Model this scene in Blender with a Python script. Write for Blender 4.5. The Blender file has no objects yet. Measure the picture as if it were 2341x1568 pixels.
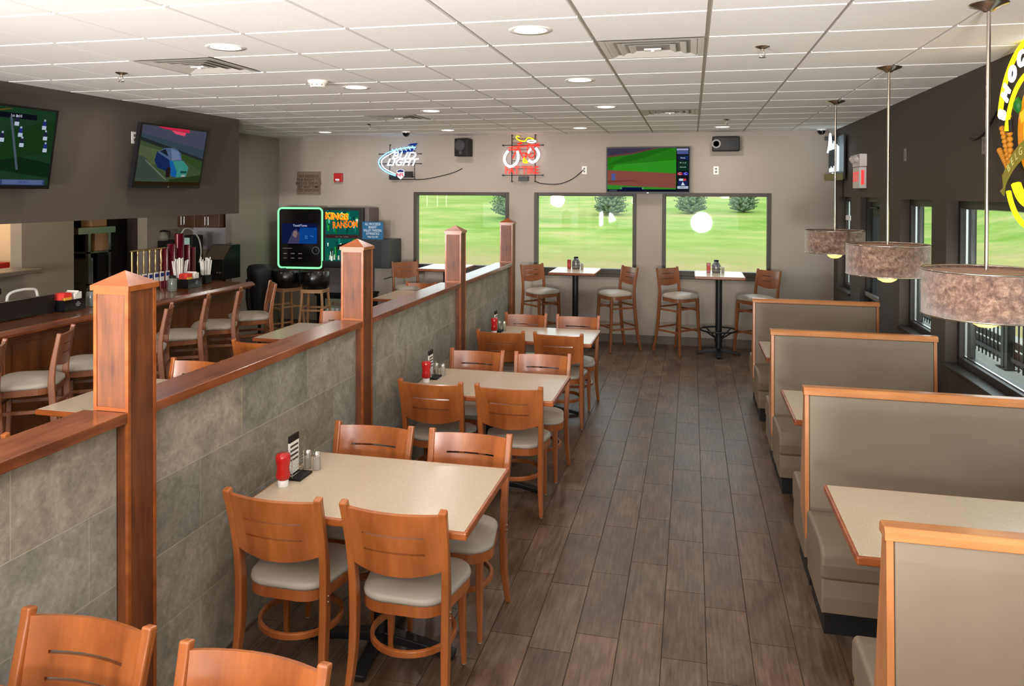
import bpy, math, random
from math import sin, cos, pi, radians as R, sqrt
from mathutils import Vector, Matrix
random.seed(7)
C = bpy.context.scene.collection
SC = bpy.context.scene
# ------------------------------------------------------------------ materials
def lin(c):
    def f(v):
        v /= 255.0
        return v/12.92 if v <= .04045 else ((v+.055)/1.055)**2.4
    return (f(c[0]), f(c[1]), f(c[2]), 1)
MATS = {}
def nt(name):
    m = bpy.data.materials.new(name); m.use_nodes = True
    n = m.node_tree; n.nodes.clear()
    o = n.nodes.new('ShaderNodeOutputMaterial')
    return m, n, o
def noise(n, scale, detail=4, sc=(1,1,1), rough=.55, coord='Object'):
    t = n.nodes.new('ShaderNodeTexCoord'); mp = n.nodes.new('ShaderNodeMapping')
    mp.inputs['Scale'].default_value = sc
    x = n.nodes.new('ShaderNodeTexNoise'); x.inputs['Scale'].default_value = scale
    x.inputs['Detail'].default_value = detail; x.inputs['Roughness'].default_value = rough
    n.links.new(t.outputs[coord], mp.inputs['Vector']); n.links.new(mp.outputs['Vector'], x.inputs['Vector'])
    return x
def ramp(n, src, stops):
    r = n.nodes.new('ShaderNodeValToRGB'); e = r.color_ramp.elements
    e[0].position, e[0].color = stops[0]; e[1].position, e[1].color = stops[-1]
    for p, c in stops[1:-1]:
        k = e.new(p); k.color = c
    n.links.new(src, r.inputs['Fac']); return r
def mat(name, col, rough=.5, metal=0, var=0, scale=20, sc=(1,1,1), coat=0, bump=0, bscale=60, spec=.5, emis=None, es=0, alpha=None, detail=4, trans=0, ior=1.45):
    if name in MATS: return MATS[name]
    m, n, o = nt(name)
    b = n.nodes.new('ShaderNodeBsdfPrincipled'); c = lin(col)
    b.inputs['Base Color'].default_value = c; b.inputs['Roughness'].default_value = rough
    b.inputs['Metallic'].default_value = metal; b.inputs['Coat Weight'].default_value = coat
    b.inputs['Coat Roughness'].default_value = .12; b.inputs['Specular IOR Level'].default_value = spec
    b.inputs['Transmission Weight'].default_value = trans; b.inputs['IOR'].default_value = ior
    if var:
        x = noise(n, scale, detail, sc)
        lo = tuple(v*(1-var) for v in c[:3])+(1,); hi = tuple(min(1, v*(1+var)) for v in c[:3])+(1,)
        r = ramp(n, x.outputs['Fac'], [(.3, lo), (.7, hi)])
        n.links.new(r.outputs['Color'], b.inputs['Base Color'])
    if bump:
        x2 = noise(n, bscale, 3)
        bp = n.nodes.new('ShaderNodeBump'); bp.inputs['Strength'].default_value = bump; bp.inputs['Distance'].default_value = .01
        n.links.new(x2.outputs['Fac'], bp.inputs['Height']); n.links.new(bp.outputs['Normal'], b.inputs['Normal'])
    if emis:
        b.inputs['Emission Color'].default_value = lin(emis); b.inputs['Emission Strength'].default_value = es
    n.links.new(b.outputs[0], o.inputs[0])
    MATS[name] = m; return m
def glow(name, col, s):
    if name in MATS: return MATS[name]
    m, n, o = nt(name); e = n.nodes.new('ShaderNodeEmission')
    e.inputs[0].default_value = lin(col); e.inputs[1].default_value = s
    n.links.new(e.outputs[0], o.inputs[0]); MATS[name] = m; return m
def wood(name, dark, light, rough=.3, axis=2, scale=9, coat=.3, lo=.35, hi=.68):
    m, n, o = nt(name)
    b = n.nodes.new('ShaderNodeBsdfPrincipled'); b.inputs['Roughness'].default_value = rough
    b.inputs['Coat Weight'].default_value = coat; b.inputs['Coat Roughness'].default_value = .15
    sc = [1, 1, 1]; sc[axis] = .09
    x = noise(n, scale*2.2, 6, tuple(sc), .6)
    y = noise(n, scale*.5, 3, (1, 1, 1), .5)
    mx = n.nodes.new('ShaderNodeMath'); mx.operation = 'MULTIPLY_ADD'; mx.inputs[1].default_value = .65
    m2 = n.nodes.new('ShaderNodeMath'); m2.operation = 'MULTIPLY'; m2.inputs[1].default_value = .35
    n.links.new(y.outputs['Fac'], m2.inputs[0]); n.links.new(x.outputs['Fac'], mx.inputs[0]); n.links.new(m2.outputs[0], mx.inputs[2])
    r = ramp(n, mx.outputs[0], [(lo, lin(dark)), (hi, lin(light))])
    n.links.new(r.outputs['Color'], b.inputs['Base Color']); n.links.new(b.outputs[0], o.inputs[0])
    MATS[name] = m; return m
W_CHAIR = wood('chair_wood', (126,64,26), (178,102,50), .32, 2, 6, .28, .32, .66)
W_STOOL = wood('stool_wood', (112,62,34), (150,92,56), .35, 2, 4, .3, .3, .7)
W_POST = wood('post_wood', (74,36,14), (142,80,40), .5, 2, 9, 0)
W_CAP = wood('cap_wood', (92,46,22), (146,84,50), .25, 1, 9, .35)
W_BAR = wood('bar_wood', (84,38,14), (138,76,36), .22, 1, 6, .5)
W_BARP = wood('bar_panel_wood', (84,44,14), (128,74,30), .35, 2, 6, .2)
W_BOOTH = wood('booth_trim_wood', (158,92,46), (202,138,84), .32, 0, 7, .3)
W_BOOTHV = wood('booth_end_wood', (158,92,46), (202,138,84), .32, 2, 7, .3)
W_EDGE = wood('table_edge_wood', (122,58,22), (172,94,42), .34, 0, 8, .2)
W_CAB = wood('cabinet_wood', (54,34,22), (92,60,40), .4, 2, 8, .1)
LAM = mat('table_laminate', (192,173,148), .28, var=.16, scale=170, detail=3, spec=.5, coat=.15)
VSEAT = mat('seat_vinyl', (168,157,142), .42, var=.03, scale=3)
VBOOTH = mat('booth_vinyl', (124,108,90), .5, var=.04, scale=5, spec=.35)
BLACK = mat('black_metal', (22,22,24), .4)
BLKP = mat('black_plastic', (18,17,18), .5, spec=.3)
DGREY = mat('dark_frame', (62,54,44), .5)
DFRAME = mat('window_frame_dark', (44,40,36), .45)
GREYM = mat('brushed_steel', (190,190,188), .25, 1)
CHROME = mat('chrome', (225,222,216), .12, 1)
NICKEL = mat('nickel', (200,190,178), .22, 1)
WHITE = mat('white_plastic', (235,232,226), .4)
WALLT = mat('wall_paint_taupe', (164,153,142), .75, var=.02, scale=2)
WALLD = mat('wall_paint_dark', (70,60,53), .7, var=.03, scale=2)
WALLS = mat('soffit_paint_dark', (78,70,64), .7, var=.03, scale=2)
WALLK = mat('kitchen_wall', (214,190,158), .7)
BASEB = mat('rubber_baseboard', (96,84,76), .5)
RED = mat('ketchup_red', (172,22,20), .25, coat=.3)
PAPERW = mat('paper_white', (232,230,224), .7)
GLASSJ = mat('jar_glass', (225,232,230), .06, trans=.9, ior=1.3)
TOEK = mat('toe_kick_black', (14,13,12), .6)
def floor_mat():
    m, n, o = nt('floor_tile')
    b = n.nodes.new('ShaderNodeBsdfPrincipled')
    at = n.nodes.new('ShaderNodeAttribute'); at.attribute_name = 'tone'
    x = noise(n, 7, 5, (1, .45, 1), .65); y = noise(n, 60, 4, (1, .07, 1), .6); z = noise(n, 2.2, 3)
    a = n.nodes.new('ShaderNodeMath'); a.operation = 'MULTIPLY_ADD'; a.inputs[1].default_value = .55
    a2 = n.nodes.new('ShaderNodeMath'); a2.operation = 'MULTIPLY'; a2.inputs[1].default_value = .45
    n.links.new(y.outputs['Fac'], a2.inputs[0]); n.links.new(x.outputs['Fac'], a.inputs[0]); n.links.new(a2.outputs[0], a.inputs[2])
    r = ramp(n, a.outputs[0], [(.36, lin((64,48,37))), (.5, lin((96,77,62))), (.66, lin((124,104,87)))])
    r2 = ramp(n, z.outputs['Fac'], [(.35, (1.0,.86,.74,1)), (.65, (.9,.92,.94,1))])
    mx = n.nodes.new('ShaderNodeMix'); mx.data_type = 'RGBA'; mx.blend_type = 'MULTIPLY'; mx.inputs[0].default_value = 1
    n.links.new(r.outputs[0], mx.inputs[6]); n.links.new(r2.outputs[0], mx.inputs[7])
    m2 = n.nodes.new('ShaderNodeMix'); m2.data_type = 'RGBA'; m2.blend_type = 'MULTIPLY'; m2.inputs[0].default_value = 1
    n.links.new(mx.outputs[2], m2.inputs[6]); n.links.new(at.outputs['Color'], m2.inputs[7])
    n.links.new(m2.outputs[2], b.inputs['Base Color'])
    rr = n.nodes.new('ShaderNodeMapRange'); rr.inputs[3].default_value = .3; rr.inputs[4].default_value = .5
    n.links.new(x.outputs['Fac'], rr.inputs[0]); n.links.new(rr.outputs[0], b.inputs['Roughness'])
    bp = n.nodes.new('ShaderNodeBump'); bp.inputs['Strength'].default_value = .12; bp.inputs['Distance'].default_value = .004
    n.links.new(y.outputs['Fac'], bp.inputs['Height']); n.links.new(bp.outputs[0], b.inputs['Normal'])
    n.links.new(b.outputs[0], o.inputs[0]); return m
FLOORM = floor_mat()
GROUT = mat('floor_grout', (52,42,36), .8)
def stone_mat():
    m, n, o = nt('stone_tile')
    b = n.nodes.new('ShaderNodeBsdfPrincipled'); b.inputs['Roughness'].default_value = .62
    at = n.nodes.new('ShaderNodeAttribute'); at.attribute_name = 'tone'
    x = noise(n, 5, 8, (1, 1, 1), .68); y = noise(n, 42, 6, (1, 1, 1), .7); x.inputs['Distortion'].default_value = 1.2
    a = n.nodes.new('ShaderNodeMath'); a.operation = 'MULTIPLY_ADD'; a.inputs[1].default_value = .6
    a2 = n.nodes.new('ShaderNodeMath'); a2.operation = 'MULTIPLY'; a2.inputs[1].default_value = .4
    n.links.new(y.outputs['Fac'], a2.inputs[0]); n.links.new(x.outputs['Fac'], a.inputs[0]); n.links.new(a2.outputs[0], a.inputs[2])
    r = ramp(n, a.outputs[0], [(.34, lin((112,109,98))), (.5, lin((146,140,126))), (.66, lin((176,168,153)))])
    m2 = n.nodes.new('ShaderNodeMix'); m2.data_type = 'RGBA'; m2.blend_type = 'MULTIPLY'; m2.inputs[0].default_value = 1
    n.links.new(r.outputs[0], m2.inputs[6]); n.links.new(at.outputs['Color'], m2.inputs[7])
    n.links.new(m2.outputs[2], b.inputs['Base Color'])
    bp = n.nodes.new('ShaderNodeBump'); bp.inputs['Strength'].default_value = .35; bp.inputs['Distance'].default_value = .01
    n.links.new(a.outputs[0], bp.inputs['Height']); n.links.new(bp.outputs[0], b.inputs['Normal'])
    n.links.new(b.outputs[0], o.inputs[0]); return m
STONE = stone_mat()
STGROUT = mat('stone_grout', (186,178,160), .8)
CEILT = mat('ceiling_tile', (240,238,236), .85, var=.04, scale=180, bump=.15, bscale=260)
CEILG = mat('ceiling_grid', (170,163,155), .45)  # greyed bars: shade of the recessed joints put into the colour
def shade_mat():
    m, n, o = nt('crushed_velvet')
    b = n.nodes.new('ShaderNodeBsdfPrincipled'); b.inputs['Roughness'].default_value = .38; b.inputs['Sheen Weight'].default_value = .5
    x = noise(n, 34, 8, (1, 1, 1), .78); x.inputs['Distortion'].default_value = .3
    r = ramp(n, x.outputs['Fac'], [(.36, lin((74,44,30))), (.5, lin((128,94,74))), (.64, lin((176,142,118)))])
    n.links.new(r.outputs[0], b.inputs['Base Color'])
    bp = n.nodes.new('ShaderNodeBump'); bp.inputs['Strength'].default_value = .5; bp.inputs['Distance'].default_value = .01
    n.links.new(x.outputs['Fac'], bp.inputs['Height']); n.links.new(bp.outputs[0], b.inputs['Normal'])
    n.links.new(b.outputs[0], o.inputs[0]); return m
SHADE = shade_mat()
def glass_mat(name='window_glass', tint=(.93,.97,.95,1), refl=.05):
    m, n, o = nt(name)
    t = n.nodes.new('ShaderNodeBsdfTransparent'); t.inputs[0].default_value = tint
    g = n.nodes.new('ShaderNodeBsdfGlossy'); g.inputs['Roughness'].default_value = .02
    lw = n.nodes.new('ShaderNodeLayerWeight'); lw.inputs[0].default_value = .5
    pw = n.nodes.new('ShaderNodeMath'); pw.operation = 'POWER'; pw.inputs[1].default_value = 5; n.links.new(lw.outputs['Facing'], pw.inputs[0])
    f = n.nodes.new('ShaderNodeMath'); f.operation = 'MULTIPLY_ADD'; f.inputs[1].default_value = .22; f.inputs[2].default_value = .02; n.links.new(pw.outputs[0], f.inputs[0])
    x = n.nodes.new('ShaderNodeMixShader')
    n.links.new(f.outputs[0], x.inputs[0]); n.links.new(t.outputs[0], x.inputs[1]); n.links.new(g.outputs[0], x.inputs[2])
    n.links.new(x.outputs[0], o.inputs[0]); return m
GLASS = glass_mat()
def grass_mat():
    m, n, o = nt('lawn_grass')
    b = n.nodes.new('ShaderNodeBsdfPrincipled'); b.inputs['Roughness'].default_value = .9; b.inputs['Specular IOR Level'].default_value = .1
    x = noise(n, .2, 8, (1, 2.2, 1), .68); y = noise(n, 5, 4, (1, 3, 1), .7)
    t = n.nodes.new('ShaderNodeTexCoord'); s = n.nodes.new('ShaderNodeSeparateXYZ'); n.links.new(t.outputs['Object'], s.inputs[0])
    near = n.nodes.new('ShaderNodeMapRange'); near.inputs[1].default_value = 25; near.inputs[2].default_value = 20; n.links.new(s.outputs[1], near.inputs[0])
    r = ramp(n, x.outputs['Fac'], [(.36, lin((178,166,108))), (.47, lin((148,162,84))), (.62, lin((112,148,50)))])
    dry = ramp(n, y.outputs['Fac'], [(.42, lin((176,150,108))), (.6, lin((140,146,86)))])
    mx = n.nodes.new('ShaderNodeMix'); mx.data_type = 'RGBA'
    n.links.new(near.outputs[0], mx.inputs[0]); n.links.new(r.outputs[0], mx.inputs[6]); n.links.new(dry.outputs[0], mx.inputs[7])
    r2 = ramp(n, y.outputs['Fac'], [(.3, (.82,.82,.8,1)), (.7, (1,1,1,1))])
    m2 = n.nodes.new('ShaderNodeMix'); m2.data_type = 'RGBA'; m2.blend_type = 'MULTIPLY'; m2.inputs[0].default_value = 1
    n.links.new(mx.outputs[2], m2.inputs[6]); n.links.new(r2.outputs[0], m2.inputs[7])
    n.links.new(m2.outputs[2], b.inputs['Base Color']); n.links.new(b.outputs[0], o.inputs[0]); return m
GRASS = grass_mat()
NEEDLE = mat('spruce_needles', (124,142,108), .85, var=.35, scale=6)
BARK = mat('bark', (84,66,52), .9)
# ------------------------------------------------------------------ mesh builder
class MB:
    def __init__(s): s.v = []; s.f = []; s.s = []; s.m = []
    def add(s, vs, fs, smooth=False, mi=0):
        k = len(s.v); s.v += [tuple(v) for v in vs]
        for f in fs: s.f.append([i+k for i in f]); s.s.append(smooth); s.m.append(mi)
        return s
    def box(s, x0, x1, y0, y1, z0, z1, mi=0):
        x0, x1 = min(x0,x1), max(x0,x1); y0, y1 = min(y0,y1), max(y0,y1); z0, z1 = min(z0,z1), max(z0,z1)
        return s.add([(x0,y0,z0),(x1,y0,z0),(x1,y1,z0),(x0,y1,z0),(x0,y0,z1),(x1,y0,z1),(x1,y1,z1),(x0,y1,z1)],
              [(0,3,2,1),(4,5,6,7),(0,1,5,4),(1,2,6,5),(2,3,7,6),(3,0,4,7)], False, mi)
    def lathe(s, prof, c=(0,0,0), n=24, mi=0, smooth=True, cap=True):
        vs = []; fs = []
        for r, z in prof:
            for i in range(n): a = 2*pi*i/n; vs.append((c[0]+r*cos(a), c[1]+r*sin(a), c[2]+z))
        for j in range(len(prof)-1):
            for i in range(n): fs.append((j*n+i, j*n+(i+1)%n, (j+1)*n+(i+1)%n, (j+1)*n+i))
        s.add(vs, fs, smooth, mi)
        if cap:
            L = len(prof)-1
            if prof[0][0] > 1e-5: s.add([vs[i] for i in range(n)], [tuple(range(n))[::-1]], False, mi)
            if prof[L][0] > 1e-5: s.add([vs[L*n+i] for i in range(n)], [tuple(range(n))], False, mi)
        return s
    def cyl(s, p0, p1, r0, r1=None, n=12, mi=0, cap=True):
        return s.sweep([p0, p1], [r0, r0 if r1 is None else r1], n, mi=mi)
    def sweep(s, path, rad, n=8, closed=False, mi=0, smooth=True):
        P = [Vector(p) for p in path]; L = len(P)
        if not isinstance(rad, (list, tuple)): rad = [rad]*L
        vs = []; fs = []; up = None
        for i in range(L):
            a = P[(i-1) % L] if (closed or i > 0) else P[i]; b = P[(i+1) % L] if (closed or i < L-1) else P[i]
            t = (b-a).normalized() if (b-a).length > 1e-9 else Vector((0,0,1))
            if up is None: up = Vector((0,0,1)) if abs(t.z) < .9 else Vector((1,0,0))
            u = (up - t*up.dot(t))
            if u.length < 1e-5: u = Vector((0,1,0)) - t*t.y
            u.normalize(); w = t.cross(u); up = u
            for k in range(n): ang = 2*pi*k/n; vs.append(P[i]+(u*cos(ang)+w*sin(ang))*rad[i])
        for i in range(L if closed else L-1):
            j = (i+1) % L
            for k in range(n): fs.append((i*n+k, i*n+(k+1)%n, j*n+(k+1)%n, j*n+k))
        s.add(vs, fs, smooth, mi)
        if not closed:
            s.add([vs[k] for k in range(n)], [tuple(range(n))[::-1]], False, mi); s.add([vs[(L-1)*n+k] for k in range(n)], [tuple(range(n))], False, mi)
        return s
    def rsweep(s, path, w, d, side=(1,0,0), mi=0, closed=False, radial=None):
        """rectangular section along a path; w along side, d across (lists allowed)"""
        P = [Vector(p) for p in path]; L = len(P); vs = []; fs = []
        for i in range(L):
            a = P[(i-1) % L] if (closed or i > 0) else P[i]; b = P[(i+1) % L] if (closed or i < L-1) else P[i]
            t = (b-a).normalized()
            sd = Vector(side) if radial is None else (P[i]-Vector(radial)) * Vector((1,1,0))
            sd = (sd - t*sd.dot(t)).normalized(); o = t.cross(sd)
            wi = w[i] if isinstance(w, list) else w; di = d[i] if isinstance(d, list) else d
            for q, r in ((-1,-1),(1,-1),(1,1),(-1,1)): vs.append(P[i]+sd*wi/2*q+o*di/2*r)
        for i in range(L if closed else L-1):
            j = (i+1) % L
            for k in range(4): fs.append((i*4+k, i*4+(k+1)%4, j*4+(k+1)%4, j*4+k))
        if not closed: fs += [(3,2,1,0), tuple((L-1)*4+k for k in range(4))]
        return s.add(vs, fs, False, mi)
    def prism(s, poly, a0, a1, axis='x', mi=0):
        n = len(poly)
        def pt(p, a): return {'x': (a, p[0], p[1]), 'y': (p[0], a, p[1]), 'z': (p[0], p[1], a)}[axis]
        return s.add([pt(p, a0) for p in poly]+[pt(p, a1) for p in poly],
            [tuple(range(n)), tuple(range(2*n-1, n-1, -1))]+[(i, n+i, n+(i+1)%n, (i+1)%n) for i in range(n)], False, mi)
    def poly(s, pts, mi=0): return s.add(pts, [tuple(range(len(pts)))], False, mi)
    def ball(s, c, r, n=12, sz=1, mi=0):
        return s.lathe([(max(1e-6, r*sin(pi*i/(n//2+1))), -r*sz*cos(pi*i/(n//2+1))) for i in range(n//2+2)], c, n, mi)
def obj(name, mb, m, parent=None, bevel=0, seg=2, subsurf=0, loc=None, solid=0, autosm=False, tone=None, fixn=True):
    me = bpy.data.meshes.new(name); me.from_pydata(mb.v, [], mb.f)
    me.polygons.foreach_set('use_smooth', mb.s); me.polygons.foreach_set('material_index', mb.m)
    for x in (m if isinstance(m, (list, tuple)) else [m]): me.materials.append(x)
    if tone is not None:
        a = me.attributes.new('tone', 'FLOAT_COLOR', 'FACE')
        for i, t in enumerate(tone): a.data[i].color = (t[0], t[1], t[2], 1) if isinstance(t, tuple) else (t, t, t, 1)
    me.update()
    if fixn:
        import bmesh
        b = bmesh.new(); b.from_mesh(me); bmesh.ops.recalc_face_normals(b, faces=b.faces); b.to_mesh(me); b.free()
    o = bpy.data.objects.new(name, me); C.objects.link(o)
    if parent: o.parent = parent
    if loc: o.location = loc
    if solid:
        d = o.modifiers.new('solid', 'SOLIDIFY'); d.thickness = solid; d.offset = 0
    if autosm:
        d = o.modifiers.new('split', 'EDGE_SPLIT'); d.split_angle = R(35)
    if bevel:
        d = o.modifiers.new('bevel', 'BEVEL'); d.width = bevel; d.segments = seg; d.limit_method = 'ANGLE'; d.angle_limit = R(40); d.harden_normals = False
    if subsurf:
        d = o.modifiers.new('sub', 'SUBSURF'); d.levels = d.render_levels = subsurf
    return o
def tag(o, label, cat, group=None):
    o['label'] = label; o['category'] = cat
    if group: o['group'] = group
    return o
def thing(name, label, cat, loc=(0,0,0), rz=0, group=None, rot=None):
    o = bpy.data.objects.new(name, None); C.objects.link(o); o.empty_display_size = .1
    o.location = loc; o.rotation_euler = rot if rot else (0, 0, rz)
    return tag(o, label, cat, group)
def struct(name, mb, m, **k):
    o = obj(name, mb, m, **k); o['kind'] = 'structure'; return o
def dup(root, loc, rz, label, group=None, rot=None):
    r = root.copy(); C.objects.link(r); r.location = loc; r.rotation_euler = rot if rot else (0, 0, rz); r['label'] = label
    if group: r['group'] = group
    for ch in list(root.children):
        c = ch.copy(); C.objects.link(c); c.parent = r
        for g in ch.children:
            d = g.copy(); C.objects.link(d); d.parent = c
    return r
def text(name, s, size, m, parent=None, at=(0,0,0), ext=.001, outline=0, shear=0, w=None, align='CENTER', rot=0, bold=0):
    """flat lettering standing in the local XZ plane and read from -Y"""
    cu = bpy.data.curves.new(name, 'FONT'); cu.body = s; cu.size = size; cu.align_x = align; cu.align_y = 'CENTER'
    cu.shear = shear; cu.resolution_u = 3; cu.offset = bold
    if outline: cu.fill_mode = 'NONE'; cu.bevel_depth = outline; cu.bevel_resolution = 1
    else: cu.extrude = ext
    t = bpy.data.objects.new(name, cu); C.objects.link(t)
    dg = bpy.context.evaluated_depsgraph_get(); me = bpy.data.meshes.new_from_object(t.evaluated_get(dg))
    bpy.data.objects.remove(t); me.materials.clear(); me.materials.append(m)
    xs = [v.co.x for v in me.vertices] or [0, 1]
    k = (w/(max(xs)-min(xs))) if w else 1
    for v in me.vertices:
        x, y = v.co.x*k, v.co.y
        x, y = x*cos(rot)-y*sin(rot), x*sin(rot)+y*cos(rot)
        v.co = (at[0]+x, at[1]-v.co.z, at[2]+y)
    o = bpy.data.objects.new(name, me); C.objects.link(o)
    if parent: o.parent = parent
    return o
def wallgrid(mb, axis, a, th, u0, u1, z0, z1, holes):
    """solid wall with rectangular holes. axis 'x': plane x=a..a+th spanning y; axis 'y': plane y=a..a+th spanning x"""
    us = sorted({u0, u1}|{h[0] for h in holes}|{h[1] for h in holes}); zs = sorted({z0, z1}|{h[2] for h in holes}|{h[3] for h in holes})
    for i in range(len(us)-1):
        run = None
        for j in range(len(zs)-1):
            cu, cz = (us[i]+us[i+1])/2, (zs[j]+zs[j+1])/2
            if any(h[0] < cu < h[1] and h[2] < cz < h[3] for h in holes): continue
            if axis == 'x': mb.box(a, a+th, us[i], us[i+1], zs[j], zs[j+1])
            else: mb.box(us[i], us[i+1], a, a+th, zs[j], zs[j+1])
    return mb
# ------------------------------------------------------------------ shell
CZ = 2.993; BY = 10.95; RX = 1.87; T = .6096; CX0 = .077; CY0 = 3.6585
# floor tiles
mb = MB(); tone = []
ph = {0:.408, 1:.576, 2:.13, 3:.475, 4:.349, 5:.078}; TL = .6155; TWD = .2045
for c in range(-36, 14):
    x0 = -.7372 + c*TWD; p = ph.get(c, (c*.233+.11) % TL)
    y = p - TL*6
    while y < BY:
        ya, yb = max(y+.002, -3), min(y+TL-.002, BY)
        xa, xb = max(x0+.002, -7.9), min(x0+TWD-.002, RX)
        if yb > ya and xb > xa:
            mb.box(xa, xb, ya, yb, -.012, 0); t = random.uniform(.8, 1.08); w = random.uniform(.95, 1.03); tone += [(t*w, t, t/w)]*6
        y += TL
struct('floor', mb, FLOORM, tone=tone, fixn=False)
struct('floor_slab', MB().box(-8.9, 2.2, -3, BY+.25, -.2, -.0025), GROUT)['label'] = 'dark grout between floor planks'
# ceiling : suspended tiles
mb = MB(); mi = []
for i in range(-14, 4):
    for j in range(-12, 13):
        xa, xb = CX0+i*T+.012, CX0+(i+1)*T-.012; ya, yb = CY0+j*T+.012, CY0+(j+1)*T-.012
        xb = min(xb, RX); yb = min(yb, BY)
        if xb-xa < .03 or yb-ya < .03: continue
        if (i, j) in ((-1, 1), (-6, 1), (-1, 7), (-6, 7), (-1, -5)): continue
        mb.box(xa, xb, ya, yb, CZ-.004, CZ+.012)
struct('ceiling', mb, CEILT, fixn=False)
mb = MB()
mb.box(-8.9, 2.2, -3.2, BY+.2, CZ+.008, CZ+.2)
o = struct('ceiling_grid', mb, CEILG)
# back wall and windows
BW = [(-4.12, -2.63, .93, 2.14), (-2.245, -.765, .93, 2.14), (-.40, 1.06, .93, 2.14)]
struct('wall_back', wallgrid(MB(), 'y', BY, .2, -8.0, 2.2, -.2, CZ+.1, BW), WALLT)
def window_y(n, x0, x1, z0, z1):
    o = struct('window_%d' % n, MB(), DGREY); fw = .05
    m = MB(); m.box(x0, x0+fw, BY-.02, BY+.1, z0, z1); m.box(x1-fw, x1, BY-.02, BY+.1, z0, z1)
    m.box(x0+fw, x1-fw, BY-.02, BY+.1, z1-fw, z1); m.box(x0+fw, x1-fw, BY-.02, BY+.1, z0, z0+.045); m.box(x0+fw, x1-fw, BY-.01, BY+.09, z0+.045, z0+.115)
    obj('frame', m, DGREY, o, bevel=.004)
    obj('pane', MB().box(x0+fw, x1-fw, BY+.05, BY+.056, z0+.11, z1-fw), GLASS, o)
for k, h in enumerate(BW): window_y(k+1, *h)
# right wall
RW = [(.6, 6.33, .87, 2.09), (6.69, 7.64, .93, 2.09), (8.43, 9.33, 0, 2.10), (9.85, 10.66, .93, 2.10)]
struct('wall_right', wallgrid(MB(), 'x', RX, .2, -3.2, BY+.2, -.2, CZ+.1, RW), WALLD)
def window_x(n, y0, y1, z0, z1, mull=()):
    o = struct('window_%d' % n, MB(), DFRAME); fw = .055; xa, xb = RX+.08, RX+.19
    m = MB(); m.box(xa, xb, y0, y0+fw, z0, z1); m.box(xa, xb, y1-fw, y1, z0, z1)
    m.box(xa, xb, y0+fw, y1-fw, z1-fw, z1); m.box(xa, xb, y0+fw, y1-fw, z0, z0+fw)
    for q in mull: m.box(xa, xb, q-.03, q+.03, z0+fw, z1-fw)
    obj('frame', m, DFRAME, o, bevel=.003)
    g = MB(); ins = .012
    for q in (y0+fw, y1-fw-.008): g.box(xb-.075, xb-.06, q, q+.008, z0+fw, z1-fw)
    for q in (z0+fw, z1-fw-.008): g.box(xb-.075, xb-.06, y0+fw, y1-fw, q, q+.008)
    obj('gasket', g, GREYM, o)
    obj('pane', MB().box(xb-.05, xb-.044, y0+fw, y1-fw, z0+fw, z1-fw), GLASS, o)
    obj('sill', MB().box(RX-.02, xa, y0+.01, y1-.01, z0-.025, z0+.003), DFRAME, o, bevel=.003)
window_x(4, .6, 6.33, .87, 2.09, (2.5,)); window_x(5, 6.69, 7.64, .93, 2.09); window_x(6, 9.85, 10.66, .93, 2.10)
# side door with closer and glass
d = struct('door_1', MB(), DFRAME); y0, y1 = 8.43, 9.33
m = MB(); m.box(RX+.06, RX+.2, y0, y0+.05, 0, 2.10); m.box(RX+.06, RX+.2, y1-.05, y1, 0, 2.10); m.box(RX+.06, RX+.2, y0+.05, y1-.05, 2.05, 2.10)
obj('door_frame', m, DFRAME, d)
m = MB(); m.box(RX+.1, RX+.145, y0+.05, y0+.17, .02, 2.05); m.box(RX+.1, RX+.145, y1-.17, y1-.05, .02, 2.05); m.box(RX+.1, RX+.145, y0+.17, y1-.17, 1.93, 2.05); m.box(RX+.1, RX+.145, y0+.17, y1-.17, .02, .3)
obj('door_leaf', m, BLACK, d, bevel=.003)
obj('door_pane', MB().box(RX+.12, RX+.126, y0+.17, y1-.17, .3, 1.93), GLASS, d)
obj('door_closer', MB().box(RX+.03, RX+.1, y0+.12, y0+.4, 1.9, 1.97).box(RX+.02, RX+.06, y0+.2, y0+.55, 1.98, 2.0), BLKP, d, bevel=.005)
obj('push_bar', MB().box(RX+.03, RX+.06, y0+.12, y1-.12, 1.0, 1.05), GREYM, d, bevel=.004)
# rear wall behind the viewpoint with unseen windows added for daylight, far left wall
HB = [(-7.0, -3.6, .9, 2.3), (-3.2, 1.5, .9, 2.3)]
struct('wall_front', wallgrid(MB(), 'y', -3.2, .2, -8.9, 2.2, -.2, CZ+.1, HB), WALLT)
for k, h in enumerate(HB):
    o = struct('window_%d' % (7+k), MB(), DGREY); m = MB()
    m.box(h[0], h[1], -3.1, -3.05, h[2], h[2]+.05); m.box(h[0], h[1], -3.1, -3.05, h[3]-.05, h[3]); m.box(h[0], h[0]+.05, -3.1, -3.05, h[2], h[3]); m.box(h[1]-.05, h[1], -3.1, -3.05, h[2], h[3])
    obj('frame', m, DGREY, o); obj('pane', MB().box(h[0]+.05, h[1]-.05, -3.08, -3.074, h[2]+.05, h[3]-.05), GLASS, o)
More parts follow.
